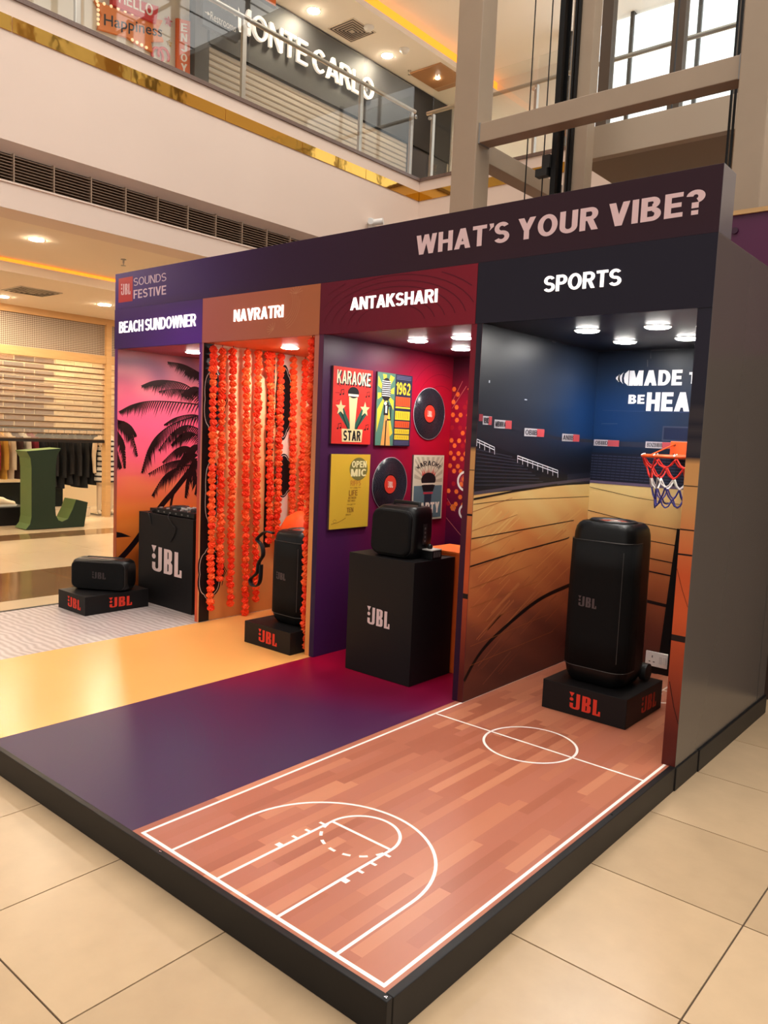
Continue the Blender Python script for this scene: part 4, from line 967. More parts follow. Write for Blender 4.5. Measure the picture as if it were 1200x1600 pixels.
box('chassis', BLACKP, o, -4.62, .125, .803, -4.08, .42, .848, .004); box('side_player', BLACKP, o, -4.76, .15, .803, -4.64, .40, .835, .004)
for sx in (-4.50, -4.20):
    j = MB().lathe([(.085, .848), (.085, .862), (.078, .868), (.03, .868), (.028, .872), (.001, .872)], 32, (sx, .28, 0)).build('jog_wheel', M('jog_metal', (40, 40, 42), .35, .5), o)
    MB().lathe([(.05, .868), (.05, .871), (.001, .871)], 24, (sx, .28, 0)).build('wheel_disc', BLACKP, j)
for k in range(4):
    for r in range(3): MB().lathe([(.009, .848), (.008, .866), (.001, .867)], 10, (-4.385+k*.024, .22+r*.06, 0)).build('knob', M('knob_grey', (150, 148, 146), .4), o)
for k in range(5): box('fader', M('knob_grey', (150, 148, 146), .4), o, -4.60+k*.1, .14, .848, -4.585+k*.1, .165, .858)
for k in range(6): box('front_port', M('port_grey', (120, 118, 116), .4, .5), o, -4.6+k*.085, .1235, .815, -4.58+k*.085, .1255, .828)
for fx, fy in ((-4.6, .15), (-4.1, .15), (-4.6, .4), (-4.1, .4), (-4.74, .17), (-4.66, .38)): MB().cyl((fx, fy, .7975), .012, .007, 10).build('foot', BLACKP, o)
cb = spline([(-4.70, .15, .82), (-4.71, .10, .80), (-4.68, .102, .76), (-4.66, .103, .70)], 4)
tag(MB().tube(spline([(-4.42, .122, .812), (-4.40, .09, .79), (-4.36, .099, .74), (-4.30, .099, .70), (-4.33, .099, .63), (-4.37, .099, .58)], 5), .004, 6).build('cable', BLACKP, o))
MB().tube(cb, .004, 6).build('cable', BLACKP, o)
# festival drum and its strap
o = thing('festival_drum', 'large orange drum with domed top behind the strap speaker', 'drum', (-3.22, .66, 0))
ORG = M('drum_orange', (246, 82, 14), .5); RED = M('drum_red', (168, 26, 16), .5)
MB().lathe([(.2, .0005), (.235, .1), (.27, .35), (.275, .55), (.26, .7)], 36, (-3.22, .66, 0)).build('shell', RED, o)
MB().lathe([(.265, .70), (.285, .72), (.27, .79), (.225, .87), (.15, .915), (.001, .92)], 36, (-3.22, .66, 0)).build('domed_cover', ORG, o)
for z in (.12, .66): MB().lathe([(.262 if z > .5 else .24, z-.02), (.285 if z > .5 else .252, z), (.262 if z > .5 else .24, z+.02)], 36, (-3.22, .66, 0), cap=False).build('hoop', ORG, o)
for k in range(14):
    a = 2*math.pi*k/14; MB().tube([(-3.22+.245*math.cos(a), .66+.245*math.sin(a), .13), (-3.22+.279*math.cos(a+.12), .66+.279*math.sin(a+.12), .4), (-3.22+.276*math.cos(a+.22), .66+.276*math.sin(a+.22), .65)], .005, 5).build('rope', M('rope', (214, 150, 90), .8), o)
def cq(x, y, pl=.12): return U(380+x/6.667, 790+y/6.667, 'y', pl)
st = spline([tuple(cq(*q)) for q in ((330, 290), (250, 275), (190, 320), (165, 360), (215, 420), (225, 520), (180, 600), (165, 700), (95, 770), (110, 830), (160, 840), (195, 780), (205, 620))], 5)
st = [(x-.02, y-.0, z) for x, y, z in st]
so = tag(MB().tube(st, .022, 8, flat=.3).build('shoulder_strap', M('webbing', (20, 19, 20), .6), origin=st[0]), 'black webbing strap hanging off the left of the upright speaker', 'strap')
# hoop and net
HC = Vector((-.55, 1.20, 1.50)); HR = .20
o = thing('basketball_hoop', 'orange basketball hoop with red, white and blue net on the arena wall', 'hoop', (-.55, 1.5, 1.5))
ORN = M('hoop_orange', (226, 84, 30), .4)
MB().tube([HC+Vector((HR*math.cos(a), HR*math.sin(a), 0)) for a in [2*math.pi*k/40 for k in range(40)]], .011, 10, True).build('rim', ORN, o)
box('mount_plate', ORN, o, -.69, 1.47, 1.485, -.41, 1.498, 1.60, .004); box('bracket', ORN, o, -.62, 1.385, 1.49, -.48, 1.47, 1.512, .003)
for x in (-.66, -.44): MB().tube([(x, 1.47, 1.58), (x+(.05 if x > -.55 else -.05)*1.2, 1.22, 1.505)], .005, 8).build('brace', ORN, o)
for x in (-.66, -.44):
    for z in (1.51, 1.575): MB().cyl((x, 1.464, z), .009, .008, 10, 'y').build('bolt', M('bolt_dark', (120, 50, 24), .4), o)
NR = [(.196, 1.488), (.172, 1.43), (.15, 1.365), (.128, 1.30), (.116, 1.235), (.112, 1.18)]
def npt(k, a):
    r, z = NR[k]; w_ = random.Random(k*97+int(a*40)).uniform(-.012, .012); return HC.xy.to_3d()+Vector(((r+w_)*math.cos(a), (r+w_)*math.sin(a), z+w_))
cols_ = [M('net_red', (220, 36, 24), .7), M('net_red', (220, 36, 24), .7), M('net_white', (226, 220, 214), .7), M('net_blue', (56, 50, 128), .7), M('net_blue', (56, 50, 128), .7)]
for k in range(5):
    mb = MB()
    for j in range(10):
        a = 2*math.pi*(j+.5*(k % 2))/10; b1 = a+math.pi/10; b0 = a-math.pi/10
        for b in (b0, b1):
            A, B = npt(k, a % (2*math.pi)), npt(k+1, b % (2*math.pi)); mid = (A+B)/2+Vector((0, 0, -.012)); mb.tube([A, mid, B], .0052, 5)
    mb.build('net_band', cols_[k], o)
for j in range(10): a = 2*math.pi*j/10; MB().tube([HC+Vector((.212*math.cos(a), .212*math.sin(a), .004)), HC+Vector((.2*math.cos(a), .2*math.sin(a), .014)), HC+Vector((.19*math.cos(a), .19*math.sin(a), -.01))], .005, 5).build('net_loop', cols_[2], o)
# socket
o = thing('wall_socket', 'white double wall socket plate low on the arena wall', 'socket', (-.675, 1.497, .05))
box('plate', WHITEP, o, -.752, 1.483, .05, -.60, 1.497, .152, .003)
HOLE = M('socket_hole', (60, 58, 56), .5)
for (x, z, w, h) in ((-.705, .118, .006, .016), (-.722, .082, .012, .006), (-.692, .082, .012, .006)): box('socket_hole', HOLE, o, x-w/2, 1.482, z-h/2, x+w/2, 1.4835, z+h/2)
for k in range(2): box('switch', M('switch_grey', (206, 204, 200), .4), o, -.655+k*.026, 1.478, .075, -.634+k*.026, 1.484, .128, .001)

# ================================================================== LEFT: SHOP
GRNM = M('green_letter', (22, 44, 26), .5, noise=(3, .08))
o = thing('letter_sculpture', 'giant dark green serif letter L standing outside the clothes shop', 'letter', (-10.7, 2.3, FZ))
def lq(x, y): q = U(x/3.636, 640+y/3.636, 'x', -10.55); return (q.y, q.z)
LP = [lq(150, 236), lq(345, 220), lq(322, 262), lq(315, 320), lq(312, 560), lq(316, 600), lq(330, 632), lq(352, 640), lq(385, 620), lq(412, 565), lq(432, 510), lq(497, 526), lq(476, 668), lq(145, 686), lq(170, 655), lq(178, 610), lq(178, 330), lq(172, 275)]
zmin = min(z for y, z in LP); LP = [(y, max(FZ+.001, z-zmin+FZ+.001) if z < 0 else z) for y, z in LP]
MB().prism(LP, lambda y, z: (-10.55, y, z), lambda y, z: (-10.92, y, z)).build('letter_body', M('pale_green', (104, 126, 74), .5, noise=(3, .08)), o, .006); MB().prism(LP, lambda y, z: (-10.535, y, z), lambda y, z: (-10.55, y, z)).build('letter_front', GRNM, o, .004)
sh = thing('rolling_shutter', 'half-raised slatted see-through shutter across the clothes shop front', 'shutter', (XS, 1.5, 1.22))
PANE = Mglass('shutter_pane', (.97, .93, .86), 2.2, .05, .16); BAR = M('shutter_bar', (120, 84, 52), .35, .6)
sme = MB().box(-.006, 0, 0, .006, 5.4, .083).mesh('shutter_pane'); sme.materials.append(PANE)
bme = MB().box(-.014, 0, 0, .014, 5.4, .015).mesh('shutter_bar'); bme.materials.append(BAR)
for k in range(14):
    link('shutter_pane', sme, None, sh, (XS-.06, -1.6, 1.265+k*.0965)); link('shutter_bar', bme, None, sh, (XS-.06, -1.6, 1.25+k*.0965))
box('bottom_rail', M('shutter_rail', (34, 26, 22), .4), sh, XS-.09, -1.6, 1.205, XS-.03, 3.8, 1.25)
# wood-brick feature wall inside
bw = struct(box('wall_brick', M('brick_mortar', (236, 212, 170), .7), None, -13.5, -2.5, FZ, -13.4, 6.0, 3.37))
BRK = [M('wood_brick_%d' % i, c, .6, noise=(9, .3), stretch=(1, 1, 5)) for i, c in enumerate([(120, 84, 54), (92, 62, 40), (148, 108, 70), (226, 190, 142), (236, 204, 158)])]
bms = []
for m in BRK:
    me = MB().box(0, 0, 0, .02, .355, .088).mesh('wood_brick'); me.materials.append(m); bms.append(me)
rb = random.Random(9)
for r in range(15):
    for c in range(12):
        y = .6+c*.385+(.19 if r % 2 else 0); pale = y > 3.3 or y+.03*r < 1.3
        link('wood_brick', bms[rb.choice([3, 4] if pale else [0, 0, 1, 2])], None, bw, (-13.4, y, 1.2+r*.12))
# garments on a rail
rl = thing('clothes_rail', 'black steel clothes rail holding the row of dark garments', 'rail', (-12.3, 2.9, FZ))
MB().tube([(-12.3, 1.5, FZ+.001), (-12.3, 1.5, 1.42), (-12.3, 4.1, 1.42), (-12.3, 4.1, FZ+.001)], .016, 8).build('rail_frame', BLACKP, rl)
for y in (1.5, 4.1): box('rail_foot', BLACKP, rl, -12.5, y-.02, FZ, -12.1, y+.02, FZ+.03)
def garment(label, y, x, top, bot, col, hw, thick, seed, group='clothes hanging in the shop'):
    r = random.Random(seed); o = thing('hanging_garment', label, 'garment', (x, y, top), group); m = M('cloth_%d_%d_%d' % col, col, .9)
    loops = []
    H = top-bot
    for t, kw, kt in ((0, .25, .5), (.06, .62, .8), (.14, 1, 1), (.4, .9, 1.1), (.7, .94, 1.2), (1, 1.02, 1.3)):
        l = []
        for k in range(16):
            a = 2*math.pi*k/16; ww = 1+r.uniform(-.1, .1)*t; l.append((x+hw*kw*math.cos(a)*ww, y+thick*kt*math.sin(a)*ww, top-H*t))
        loops.append(l)
    MB().loft(loops).build('cloth_body', m, o)
    for s in (-1, 1): MB().tube([(x+s*hw*.85, y, top-H*.10), (x+s*hw*1.08, y, top-H*.45), (x+s*hw*1.1, y, top-H*.8)], [.05, .045, .04], 8).build('sleeve', m, o)
    MB().tube([(x, y, top-.01), (x, y, top+.05), (x, y+.02, top+.07)], .006, 6).build('hanger_hook', CHROME, o)
ordn = ['first', 'second', 'third', 'fourth', 'fifth', 'sixth', 'seventh', 'eighth']
for i in range(8): garment('black hanging garment, %s from the left on the dark rail' % ordn[i], 2.86+i*.145, -12.3, 1.35, .45-.04*(i % 3), [(24, 22, 24), (30, 28, 30), (20, 20, 22)][i % 3], .26, .055, i)
for i, (c, nm) in enumerate([((150, 40, 40), 'red'), ((200, 150, 60), 'mustard'), ((214, 196, 168), 'cream'), ((70, 44, 40), 'brown'), ((220, 214, 204), 'white'), ((124, 30, 48), 'maroon')]):
    garment('%s garment hung behind the green letter' % nm, 2.02+i*.13, -12.3, 1.35, .55, c, .24, .05, 30+i)
garment('cream jacket hanging at the far left of the shop', 1.72, -12.0, 1.34, .50, (222, 186, 138), .16, .13, 50)
garment('long black coat hanging at the left edge of the shop', 1.36, -12.0, 1.34, .30, (22, 20, 22), .2, .15, 51)
# plinth with trainer, white step
o = thing('shoe_plinth', 'black display plinth with a shoe at the left edge of the shop', 'plinth', (-11.4, 1.7, FZ)); box('plinth_body', BLACKB, o, -11.75, 1.2, FZ, -11.2, 2.12, .16, .004); box('plinth_top', M('plinth_top', (46, 44, 44), .35), o, -11.76, 1.19, .16, -11.19, 2.13, .175, .002)
o = thing('trainer_shoe', 'pale cream trainer on the black shop plinth', 'shoe', (-11.4, 1.85, .175)); SH = M('trainer', (222, 200, 168), .7)
L = []
for t, w_, hh in ((0, .03, .11), (.15, .042, .13), (.35, .043, .12), (.55, .045, .085), (.8, .047, .06), (.95, .038, .05), (1, .02, .035)):
    L.append([Vector((-11.38+w_*math.cos(a), 1.70+t*.29, .20+hh*max(0, math.sin(a)))) for a in [2*math.pi*k/12 for k in range(12)]])
MB().loft(L).build('upper', SH, o); MB().prism([(0, 0), (.29, 0), (.31, .02), (.30, .03), (0, .03)], lambda a, b: (-11.43, 1.695+a, .175+b), lambda a, b: (-11.33, 1.695+a, .175+b)).build('sole', M('sole_white', (232, 224, 208), .6), o)
for k in range(4): MB().tube([(-11.41, 1.78+k*.03, .29-k*.012), (-11.35, 1.78+k*.03, .29-k*.012)], .004, 5).build('lace', M('sole_white', (232, 224, 208), .6), o)
o = thing('shop_step', 'pale low display step behind the green letter', 'step', (-12.0, 3.2, FZ)); box('step_body', M('step_white', (222, 206, 180), .5), o, -12.15, 2.4, FZ, -11.85, 3.55, .03, .004); box('step_top', M('step_top', (206, 190, 166), .5), o, -12.16, 2.39, .03, -11.84, 3.56, .045, .003)
o = thing('display_board', 'dark green panel under the hanging black clothes', 'panel', (-12.7, 3.0, FZ)); box('panel_face', M('deep_green', (26, 38, 32), .6), o, -12.8, 1.9, FZ, -12.74, 3.5, .42); box('panel_edge', BLACKP, o, -12.81, 1.88, .42, -12.73, 3.52, .44)
# mannequin in striped dress (fills the gap beside the booth)
MX, MY = -12.0, 3.93
o = thing('mannequin', 'pale shop mannequin in a striped dress beside the booth edge', 'mannequin', (MX, MY, FZ))
SKIN = M('mannequin_cream', (226, 200, 166), .5)
me = bpy.data.meshes.new('body')
V = [(0, 0, .92), (0, 0, 1.15), (0, 0, 1.35), (0, 0, 1.47), (0, 0, 1.56), (0, 0, 1.66), (0, -.10, .84), (0, -.11, .46), (-.01, -.12, .06), (.09, -.13, .02), (0, .10, .84), (.02, .11, .46), (.0, .12, .06), (.1, .13, .02), (0, -.19, 1.38), (.02, -.24, 1.10), (.06, -.25, .86), (.08, -.25, .76), (0, .19, 1.38), (.02, .24, 1.10), (.06, .25, .86), (.08, .25, .76)]
E_ = [(0, 1), (1, 2), (2, 3), (3, 4), (4, 5), (0, 6), (6, 7), (7, 8), (8, 9), (0, 10), (10, 11), (11, 12), (12, 13), (2, 14), (14, 15), (15, 16), (16, 17), (2, 18), (18, 19), (19, 20), (20, 21)]
Rr = [.14, .12, .14, .055, .08, .07, .085, .055, .035, .03, .085, .055, .035, .03, .055, .042, .03, .035, .055, .042, .03, .035]
me.from_pydata(V, E_, []); bo = bpy.data.objects.new('body', me); COL.objects.link(bo); bo.parent = o; me.materials.append(SKIN)
sm = bo.modifiers.new('skin', 'SKIN'); sm.use_smooth_shade = True
for i, r in enumerate(Rr): me.skin_vertices[0].data[i].radius = (r, r)
me.skin_vertices[0].data[0].use_root = True; ss = bo.modifiers.new('sub', 'SUBSURF'); ss.levels = 1; ss.render_levels = 2
STR_ = Mprint('striped_cloth', .8); dr = MB(); prof = [(.20, .62), (.195, .8), (.17, 1.0), (.15, 1.15), (.17, 1.33), (.10, 1.46)]
dp = MB(); loops = []; cc = []
for k in range(29):
    z = .60+.86*k/28; t = (z-.60)/.86; rad = ramp([(0, (.21, 0, 0)), (.4, (.175, 0, 0)), (.6, (.155, 0, 0)), (.85, (.175, 0, 0)), (1, (.09, 0, 0))], t)[0]
    loops.append([(MX+rad*.75*math.cos(a), MY+rad*math.sin(a), FZ+z) for a in [2*math.pi*j/24 for j in range(24)]])
dp.loft(loops, False); dob = dp.build('dress', STR_, o); at = dob.data.attributes.new('Col', 'FLOAT_COLOR', 'CORNER')
for pl in dob.data.polygons:
    zz = sum(dob.data.vertices[i].co.z for i in pl.vertices)/len(pl.vertices); k = int((zz-.60)/(.86/28)); c = lin((40, 40, 44)) if k % 3 == 0 else lin((222, 214, 202))
    for li in pl.loop_indices: at.data[li].color = (*c, 1)
MB().box(MX-.15, MY-.2, FZ+.0005, MX+.15, MY+.2, FZ+.02).build('base_plate', CHROME, o)
# shop and corridor ceiling fittings
for i, (x, y) in enumerate([(-12.6, 1.2), (-12.6, 2.6), (-12.6, 4.0), (-14.2, 2.0), (-14.2, 3.6)]):
    downlight(x, y, 3.38, .085, MLAMP, 'warm downlight added to light the clothes shop behind the shutter', 'added shop downlights')  # lamps added only to light the shop interior and shutter
p_ = U(57, 374, 'z', 3.55); downlight(p_.x, p_.y, 3.55, .075, MLAMP, 'downlight in the corridor ceiling nearest the balcony edge', 'corridor downlights')
p_ = U(163, 476, 'z', 3.38); downlight(p_.x, p_.y, 3.38, .095, MLAMP, 'downlight in the dropped ceiling just left of the booth', 'corridor downlights')
for x, y, z in ((-7.6, -1.5, 3.55), (-7.6, 2.6, 3.55), (-7.6, 4.6, 3.55), (-10.9, -.4, 3.38), (-10.9, 1.6, 3.38), (-10.9, 5.2, 3.38)):
    downlight(x, y, z, .08, MLAMP, 'unseen corridor ceiling downlight added out of frame or behind the booth', 'added corridor downlights out of view')  # extra unseen lamps, put in to brighten the corridor
def diffuser(label, x, y, z, s, n=5):
    o = thing('ceiling_diffuser', label, 'air vent', (x, y, z)); W_ = M('diffuser_white', (206, 194, 178), .5); DKV = M('vent_dark', (40, 34, 30), .8)
    box('frame', W_, o, x-s, y-s, z-.012, x+s, y+s, z-.0)
    for k in range(n):
        a = s*(.92-k*.17); b = a-s*.07; mb = MB()
        zz = z-.014-.004*k
        mb.add([(x-a, y-a, zz), (x+a, y-a, zz), (x+a, y+a, zz), (x-a, y+a, zz), (x-b, y-b, zz), (x+b, y-b, zz), (x+b, y+b, zz), (x-b, y+b, zz)], [(0, 1, 5, 4), (1, 2, 6, 5), (2, 3, 7, 6), (3, 0, 4, 7)])
        mb.build('louvre', DKV, o)
p_ = U(50, 455, 'z', 3.38); diffuser('square air diffuser in the dropped corridor ceiling', p_.x, p_.y, 3.38, .30)
def sprinkler(label, x, y, z):
    o = thing('sprinkler', label, 'sprinkler', (x, y, z)); MB().lathe([(.03, 0), (.035, -.008), (.012, -.012), (.01, -.05)], 12, (x, y, z)).build('body', STEEL, o); MB().lathe([(.03, -.075), (.03, -.08), (.001, -.08)], 12, (x, y, z)).build('deflector', STEEL, o); MB().tube([(x, y, z-.05), (x, y, z-.076)], .006, 6).build('stem', STEEL, o)
p_ = U(193, 405, 'z', 3.55); sprinkler('small sprinkler head on the corridor ceiling above the booth corner', p_.x, p_.y, 3.55)
o = thing('security_camera', 'small white security camera on the wall just above the booth header', 'camera', (XF+.1, 4.86, 4.55))
box('mount', WHITEP, o, XF, 4.80, 4.50, XF+.05, 4.92, 4.64, .006); MB().tube([(XF+.04, 4.86, 4.58), (XF+.18, 4.93, 4.60)], .045, 14).build('housing', WHITEP, o); MB().tube([(XF+.04, 4.80, 4.56), (XF+.14, 4.70, 4.55)], .04, 14).build('housing', WHITEP, o)
# ================================================================== BALCONY RAILING
def balustrade(label, pts, posts, along):
    o = thing('glass_balustrade', label, 'railing', (pts[0][0], pts[0][1], 5.485))
    A, B = pts; d = (Vector(B)-Vector(A)); L = d.length; d.normalize(); n = Vector((-1, 0, 0)) if along == 'y' else Vector((0, 1, 0))
    for a, b in zip(posts, posts[1:]):
        p = Vector(A)+d*(a+.04); q = Vector(A)+d*(b-.04)
        if along == 'y': box('glass_pane', GLASS, o, p.x-.008, p.y, 5.50, p.x+.008, q.y, 6.78)
        else: box('glass_pane', GLASS, o, p.x, p.y-.008, 5.50, q.x, p.y+.008, 6.78)
    for a in posts:
        p = Vector(A)+d*a+n*.06
        box('post', STEEL, o, p.x-.022, p.y-.03, 5.485, p.x+.022, p.y+.03, 6.44, .003)
        c = Vector(A)+d*a; MB().cyl((c.x+.02, c.y-.0, 6.36) if along == 'y' else (c.x, c.y-.03, 6.36), .03, .012, 14, 'x' if along == 'y' else 'y').build('glass_clamp', CHROME, o)
        box('post_foot', CHROME, o, p.x-.06, p.y-.06, 5.485, p.x+.06, p.y+.06, 5.50, .003)
    MB().tube([Vector(A)+n*.06+Vector((0, 0, 6.475)), Vector(B)+n*.06+Vector((0, 0, 6.475))], .028, 12).build('handrail', STEEL, o)
balustrade('glass balustrade with steel handrail along the left balcony', ((XF-.05, -3.8, 0), (XF-.05, 5.9, 0)), [0, 2.1, 4.25, 6.37, 8.48, 9.62], 'y')
balustrade('glass balustrade across the back balcony behind the steel column', ((XF, YC+.05, 0), (3.6, YC+.05, 0)), [.12, 1.9, 3.9, 5.9, 7.9, 9.9], 'x')
# ---- upper shops
o = thing('shop_sign', 'white raised capital letters on the dark upper shop front', 'sign', (XU, 6.2, 7.9))
box('sign_board', M('sign_matte', (24, 23, 25), .65), o, XU+.001, 4.0, 7.45, XU+.05, 10.3, 8.58)
solid_letters('MONTE CARLO', (XU+.05, 4.42, 7.84), (0, 1, 0), (0, 0, 1), (1, 0, 0), 3.35, .38, .05, M('sign_white', (240, 232, 220), .4, emit=.5), o, .0, 'letter')
us = thing('upper_shutter', 'closed grey roller shutter of the dark upper shop', 'shutter', (XU, 6, 5.46))
ume = MB().prism([(0, 0), (.022, .02), (.022, .075), (0, .095)], lambda a, b: (a, 0, b), lambda a, b: (a, 4.9, b)).mesh('shutter_slat'); ume.materials.append(M('grey_slat', (168, 158, 146), .4, .2))
for k in range(20): link('shutter_slat', ume, None, us, (XU+.002, 4.0, 5.5+k*.0965))
box('bottom_rail', BLACKP, us, XU+.001, 4.0, 5.46, XU+.04, 8.9, 5.5); box('side_guide', M('guide_dark', (56, 52, 50), .4), us, XU+.001, 3.9, 5.46, XU+.06, 3.99, 7.45)
o = thing('shop_pillar', 'dark pillar between the poster wall and the upper shop', 'pillar', (XU, 3.78, 5.46)); box('pillar_shaft', M('pillar_dark', (50, 46, 44), .4), o, XU, 3.68, 5.46, XU+.12, 3.89, 8.6, .004); box('pillar_foot', BLACKP, o, XU, 3.66, 5.46, XU+.14, 3.90, 5.6)
def uq(x, y): q = U(x/3, y/3, 'x', XU); return Vector((XU, q.y, q.z))
def board(name, label, cat, P4, depth, col, texts, bulbs=None):
    A = P4[0]; o = thing(name, label, cat, tuple((P4[0]+P4[2])/2))
    MB().prism([(p.y, p.z) for p in P4], lambda y, z: (XU+.002, y, z), lambda y, z: (XU+depth, y, z)).build('board', M('board_%d_%d_%d' % col, col, .5), o, .006)
    p = Print((XU+depth, 0, 0), (0, 1, 0), (0, 0, 1), (1, 0, 0), .002)
    for s, q0, q1, q2, c, b in texts:   # q0 lower left, q1 lower right, q2 upper left
        e1 = q1-q0; e2 = q2-q0; p.text(s, 0, 0, 1, 1, c, 0, b, lambda a, bb: (q0.y+e1.y*a+e2.y*bb, q0.z+e1.z*a+e2.z*bb))
    p.build('lettering', VINYLM, o)
    for q in bulbs or []: MB().lathe([(.022, 0), (.02, .014), (.001, .02)], 10, (XU+depth, q.y, q.z), 'x').build('bulb', M('bulb_cream', (250, 220, 170), .4, emit=.6), o)
arrow = [uq(435, 5), uq(600, 70), uq(755, 100), uq(735, 140), uq(760, 200), uq(700, 200), uq(708, 250), uq(640, 215), uq(590, 180), uq(450, 140), uq(470, 75)]
bl = [uq(445+k*33, 12+k*11.5) for k in range(9)]+[uq(450, 30+k*22) for k in range(5)]+[uq(610+k*22, 192+k*12) for k in range(4)]
board('wall_sign', 'orange arrow sign reading Happiness ringed with bulbs', 'sign', arrow, .05, (226, 128, 60), [('Happiness', uq(478, 140), uq(750, 195), uq(478, 70), (64, 66, 70), .01)], bl)
hb = [uq(512, -30), uq(728, 40), uq(716, 120), uq(512, 30)]
for q in hb: q.x = XU
o = board('wall_sign', 'red HELLO sign board above the orange arrow sign', 'sign', hb, .09, (206, 48, 46), [('HELLO', uq(540, 20), uq(700, 88), uq(540, -38), (240, 228, 216), .02)])
board('wall_sign', 'tall orange ENJOY sign with letters stacked vertically', 'sign', [uq(820, 88), uq(884, 105), uq(882, 400), uq(820, 385)], .05, (228, 104, 48), [(c, uq(838, 150+k*47), uq(868, 156+k*47), uq(838, 112+k*47), (244, 232, 220), .03) for k, c in enumerate('ENJOY')])
for lab, cx, cy, r, c in (('red star ornament on the upper wall beside the HELLO sign', 786, 102, 18, (190, 40, 40)), ('small gold star ornament on the upper wall', 790, 204, 12, (196, 156, 70))):
    ctr = uq(cx, cy); rr_ = (uq(cx+r, cy)-ctr).length
    o = thing('star_ornament', lab, 'ornament', tuple(ctr))
    MB().prism([(ctr.y+(rr_ if k % 2 == 0 else rr_*.42)*math.sin(math.pi*k/5), ctr.z+(rr_ if k % 2 == 0 else rr_*.42)*math.cos(math.pi*k/5)) for k in range(10)], lambda y, z: (XU+.001, y, z), lambda y, z: (XU+.03, y, z)).build('star_face', M('star_%d' % c[0], c, .5), o)
    c0 = MB().lathe([(rr_*.2, 0), (rr_*.12, .012), (.001, .016)], 10, (XU+.03, ctr.y, ctr.z), 'x').build('star_boss', M('star_%d' % c[0], c, .5), o)
o = thing('heart_ornament', 'pink neon heart loops peeping above the balcony edge', 'ornament', tuple(uq(750, 265)))
for s in (-1, 1): 
    c0 = uq(735+s*14+12, 262); MB().tube([(XU+.03, c0.y+.09*math.cos(a), c0.z+.10*math.sin(a)) for a in [math.radians(-30+k*20) for k in range(13)]], .02, 8).build('loop', M('neon_pink', (214, 84, 84), .4), o)
o = thing('directory_sign', 'hanging black directory sign with arrows for shopping and restrooms', 'sign', (-8.5, 3.6, 7.3))
box('sign_panel', M('sign_black', (26, 25, 27), .35), o, -8.53, 3.33, 7.24, -8.47, 3.96, 8.1)
p = Print((-8.47, 0, 0), (0, 1, 0), (0, 0, 1), (1, 0, 0), .002); cw = (206, 196, 184)
p.text('Shopping', 3.46, 7.58, .46, .13, cw, 0, 0); p.text('Restrooms', 3.46, 7.36, .46, .11, cw, 0, 0)
for (y, z, up) in ((3.40, 7.60, 1), (3.40, 7.38, 0)):
    if up: p.stroke([(y, z), (y, z+.10)], .012, cw); p.poly([(y-.03, z+.07), (y+.03, z+.07), (y, z+.12)], cw)
    else: p.stroke([(y-.04, z+.04), (y+.03, z+.04)], .012, cw); p.poly([(y+.01, z+.07), (y+.01, z+.01), (y+.055, z+.04)], cw)
p.build('sign_text', VINYLM, o); 
for y in (3.45, 3.85): MB().tube([(-8.5, y, 8.1), (-8.5, y, 8.6)], .01, 6).build('hanger', STEEL, o)
o = thing('orange_banner', 'orange strip sign beside the handrail on the upper floor', 'sign', (-8.4, 4.3, 8.0)); box('panel', M('board_orange', (226, 110, 40), .5), o, -8.42, 4.26, 7.98, -8.38, 4.6, 8.35); box('edge', BLACKP, o, -8.425, 4.25, 7.96, -8.375, 4.61, 7.98)
# dark far store with lettering board
o = thing('dark_storefront', 'dark glazed storefront at the end of the upper balcony', 'storefront', (XU, 9.6, 5.46))
box('glazing', M('store_dark', (46, 46, 54), .15), o, XU+.001, 8.95, 5.46, XU+.04, 10.3, 7.4)
for k in range(3): box('frame_bar', STEEL, o, XU+.03, 8.95+k*.64, 5.46, XU+.07, 9.0+k*.64, 7.4)
# upper ceiling fittings
for (x, y, s) in ((490, 17, 'downlight on the upper ceiling nearest the top of the picture'), (605, 87, 'second downlight on the upper ceiling, left of the orange cove')):
    p_ = U(x, y, 'z', 8.6); downlight(p_.x, p_.y, 8.6, .10, MLAMP, s, 'upper ceiling downlights')
p_ = U(550, 47, 'z', 8.6); diffuser('square louvred air diffuser on the upper ceiling', p_.x, p_.y, 8.6, .30)
for (x, y, s) in ((576, 42, 'white smoke detector beside the upper air diffuser'), (632, 77, 'cone shaped smoke detector under the orange cove')):
    p_ = U(x, y, 'z', 8.6); o = thing('smoke_detector', s, 'detector', tuple(p_)); MB().lathe([(.09, 0), (.085, -.03), (.05, -.07), (.03, -.075), (.001, -.075)], 18, tuple(p_)).build('dome', WHITEP, o); MB().lathe([(.095, 0), (.1, -.008), (.09, -.01)], 18, tuple(p_), cap=False).build('base_ring', WHITEP, o)
p_ = U(640, 110, 'z', 8.6); sprinkler('sprinkler head on the upper ceiling', p_.x, p_.y, 8.6)
o = thing('access_panel', 'bronze square access panel with a small light on the upper ceiling', 'panel', (-8.5, 8.9, 8.58)); box('panel_face', M('bronze_panel', (176, 132, 92), .4), o, -8.95, 8.55, 8.57, -8.2, 9.5, 8.598); MB().lathe([(.04, 8.569), (.035, 8.562), (.001, 8.562)], 16, (-8.6, 9.0, 0)).build('lens', MLAMP, o)

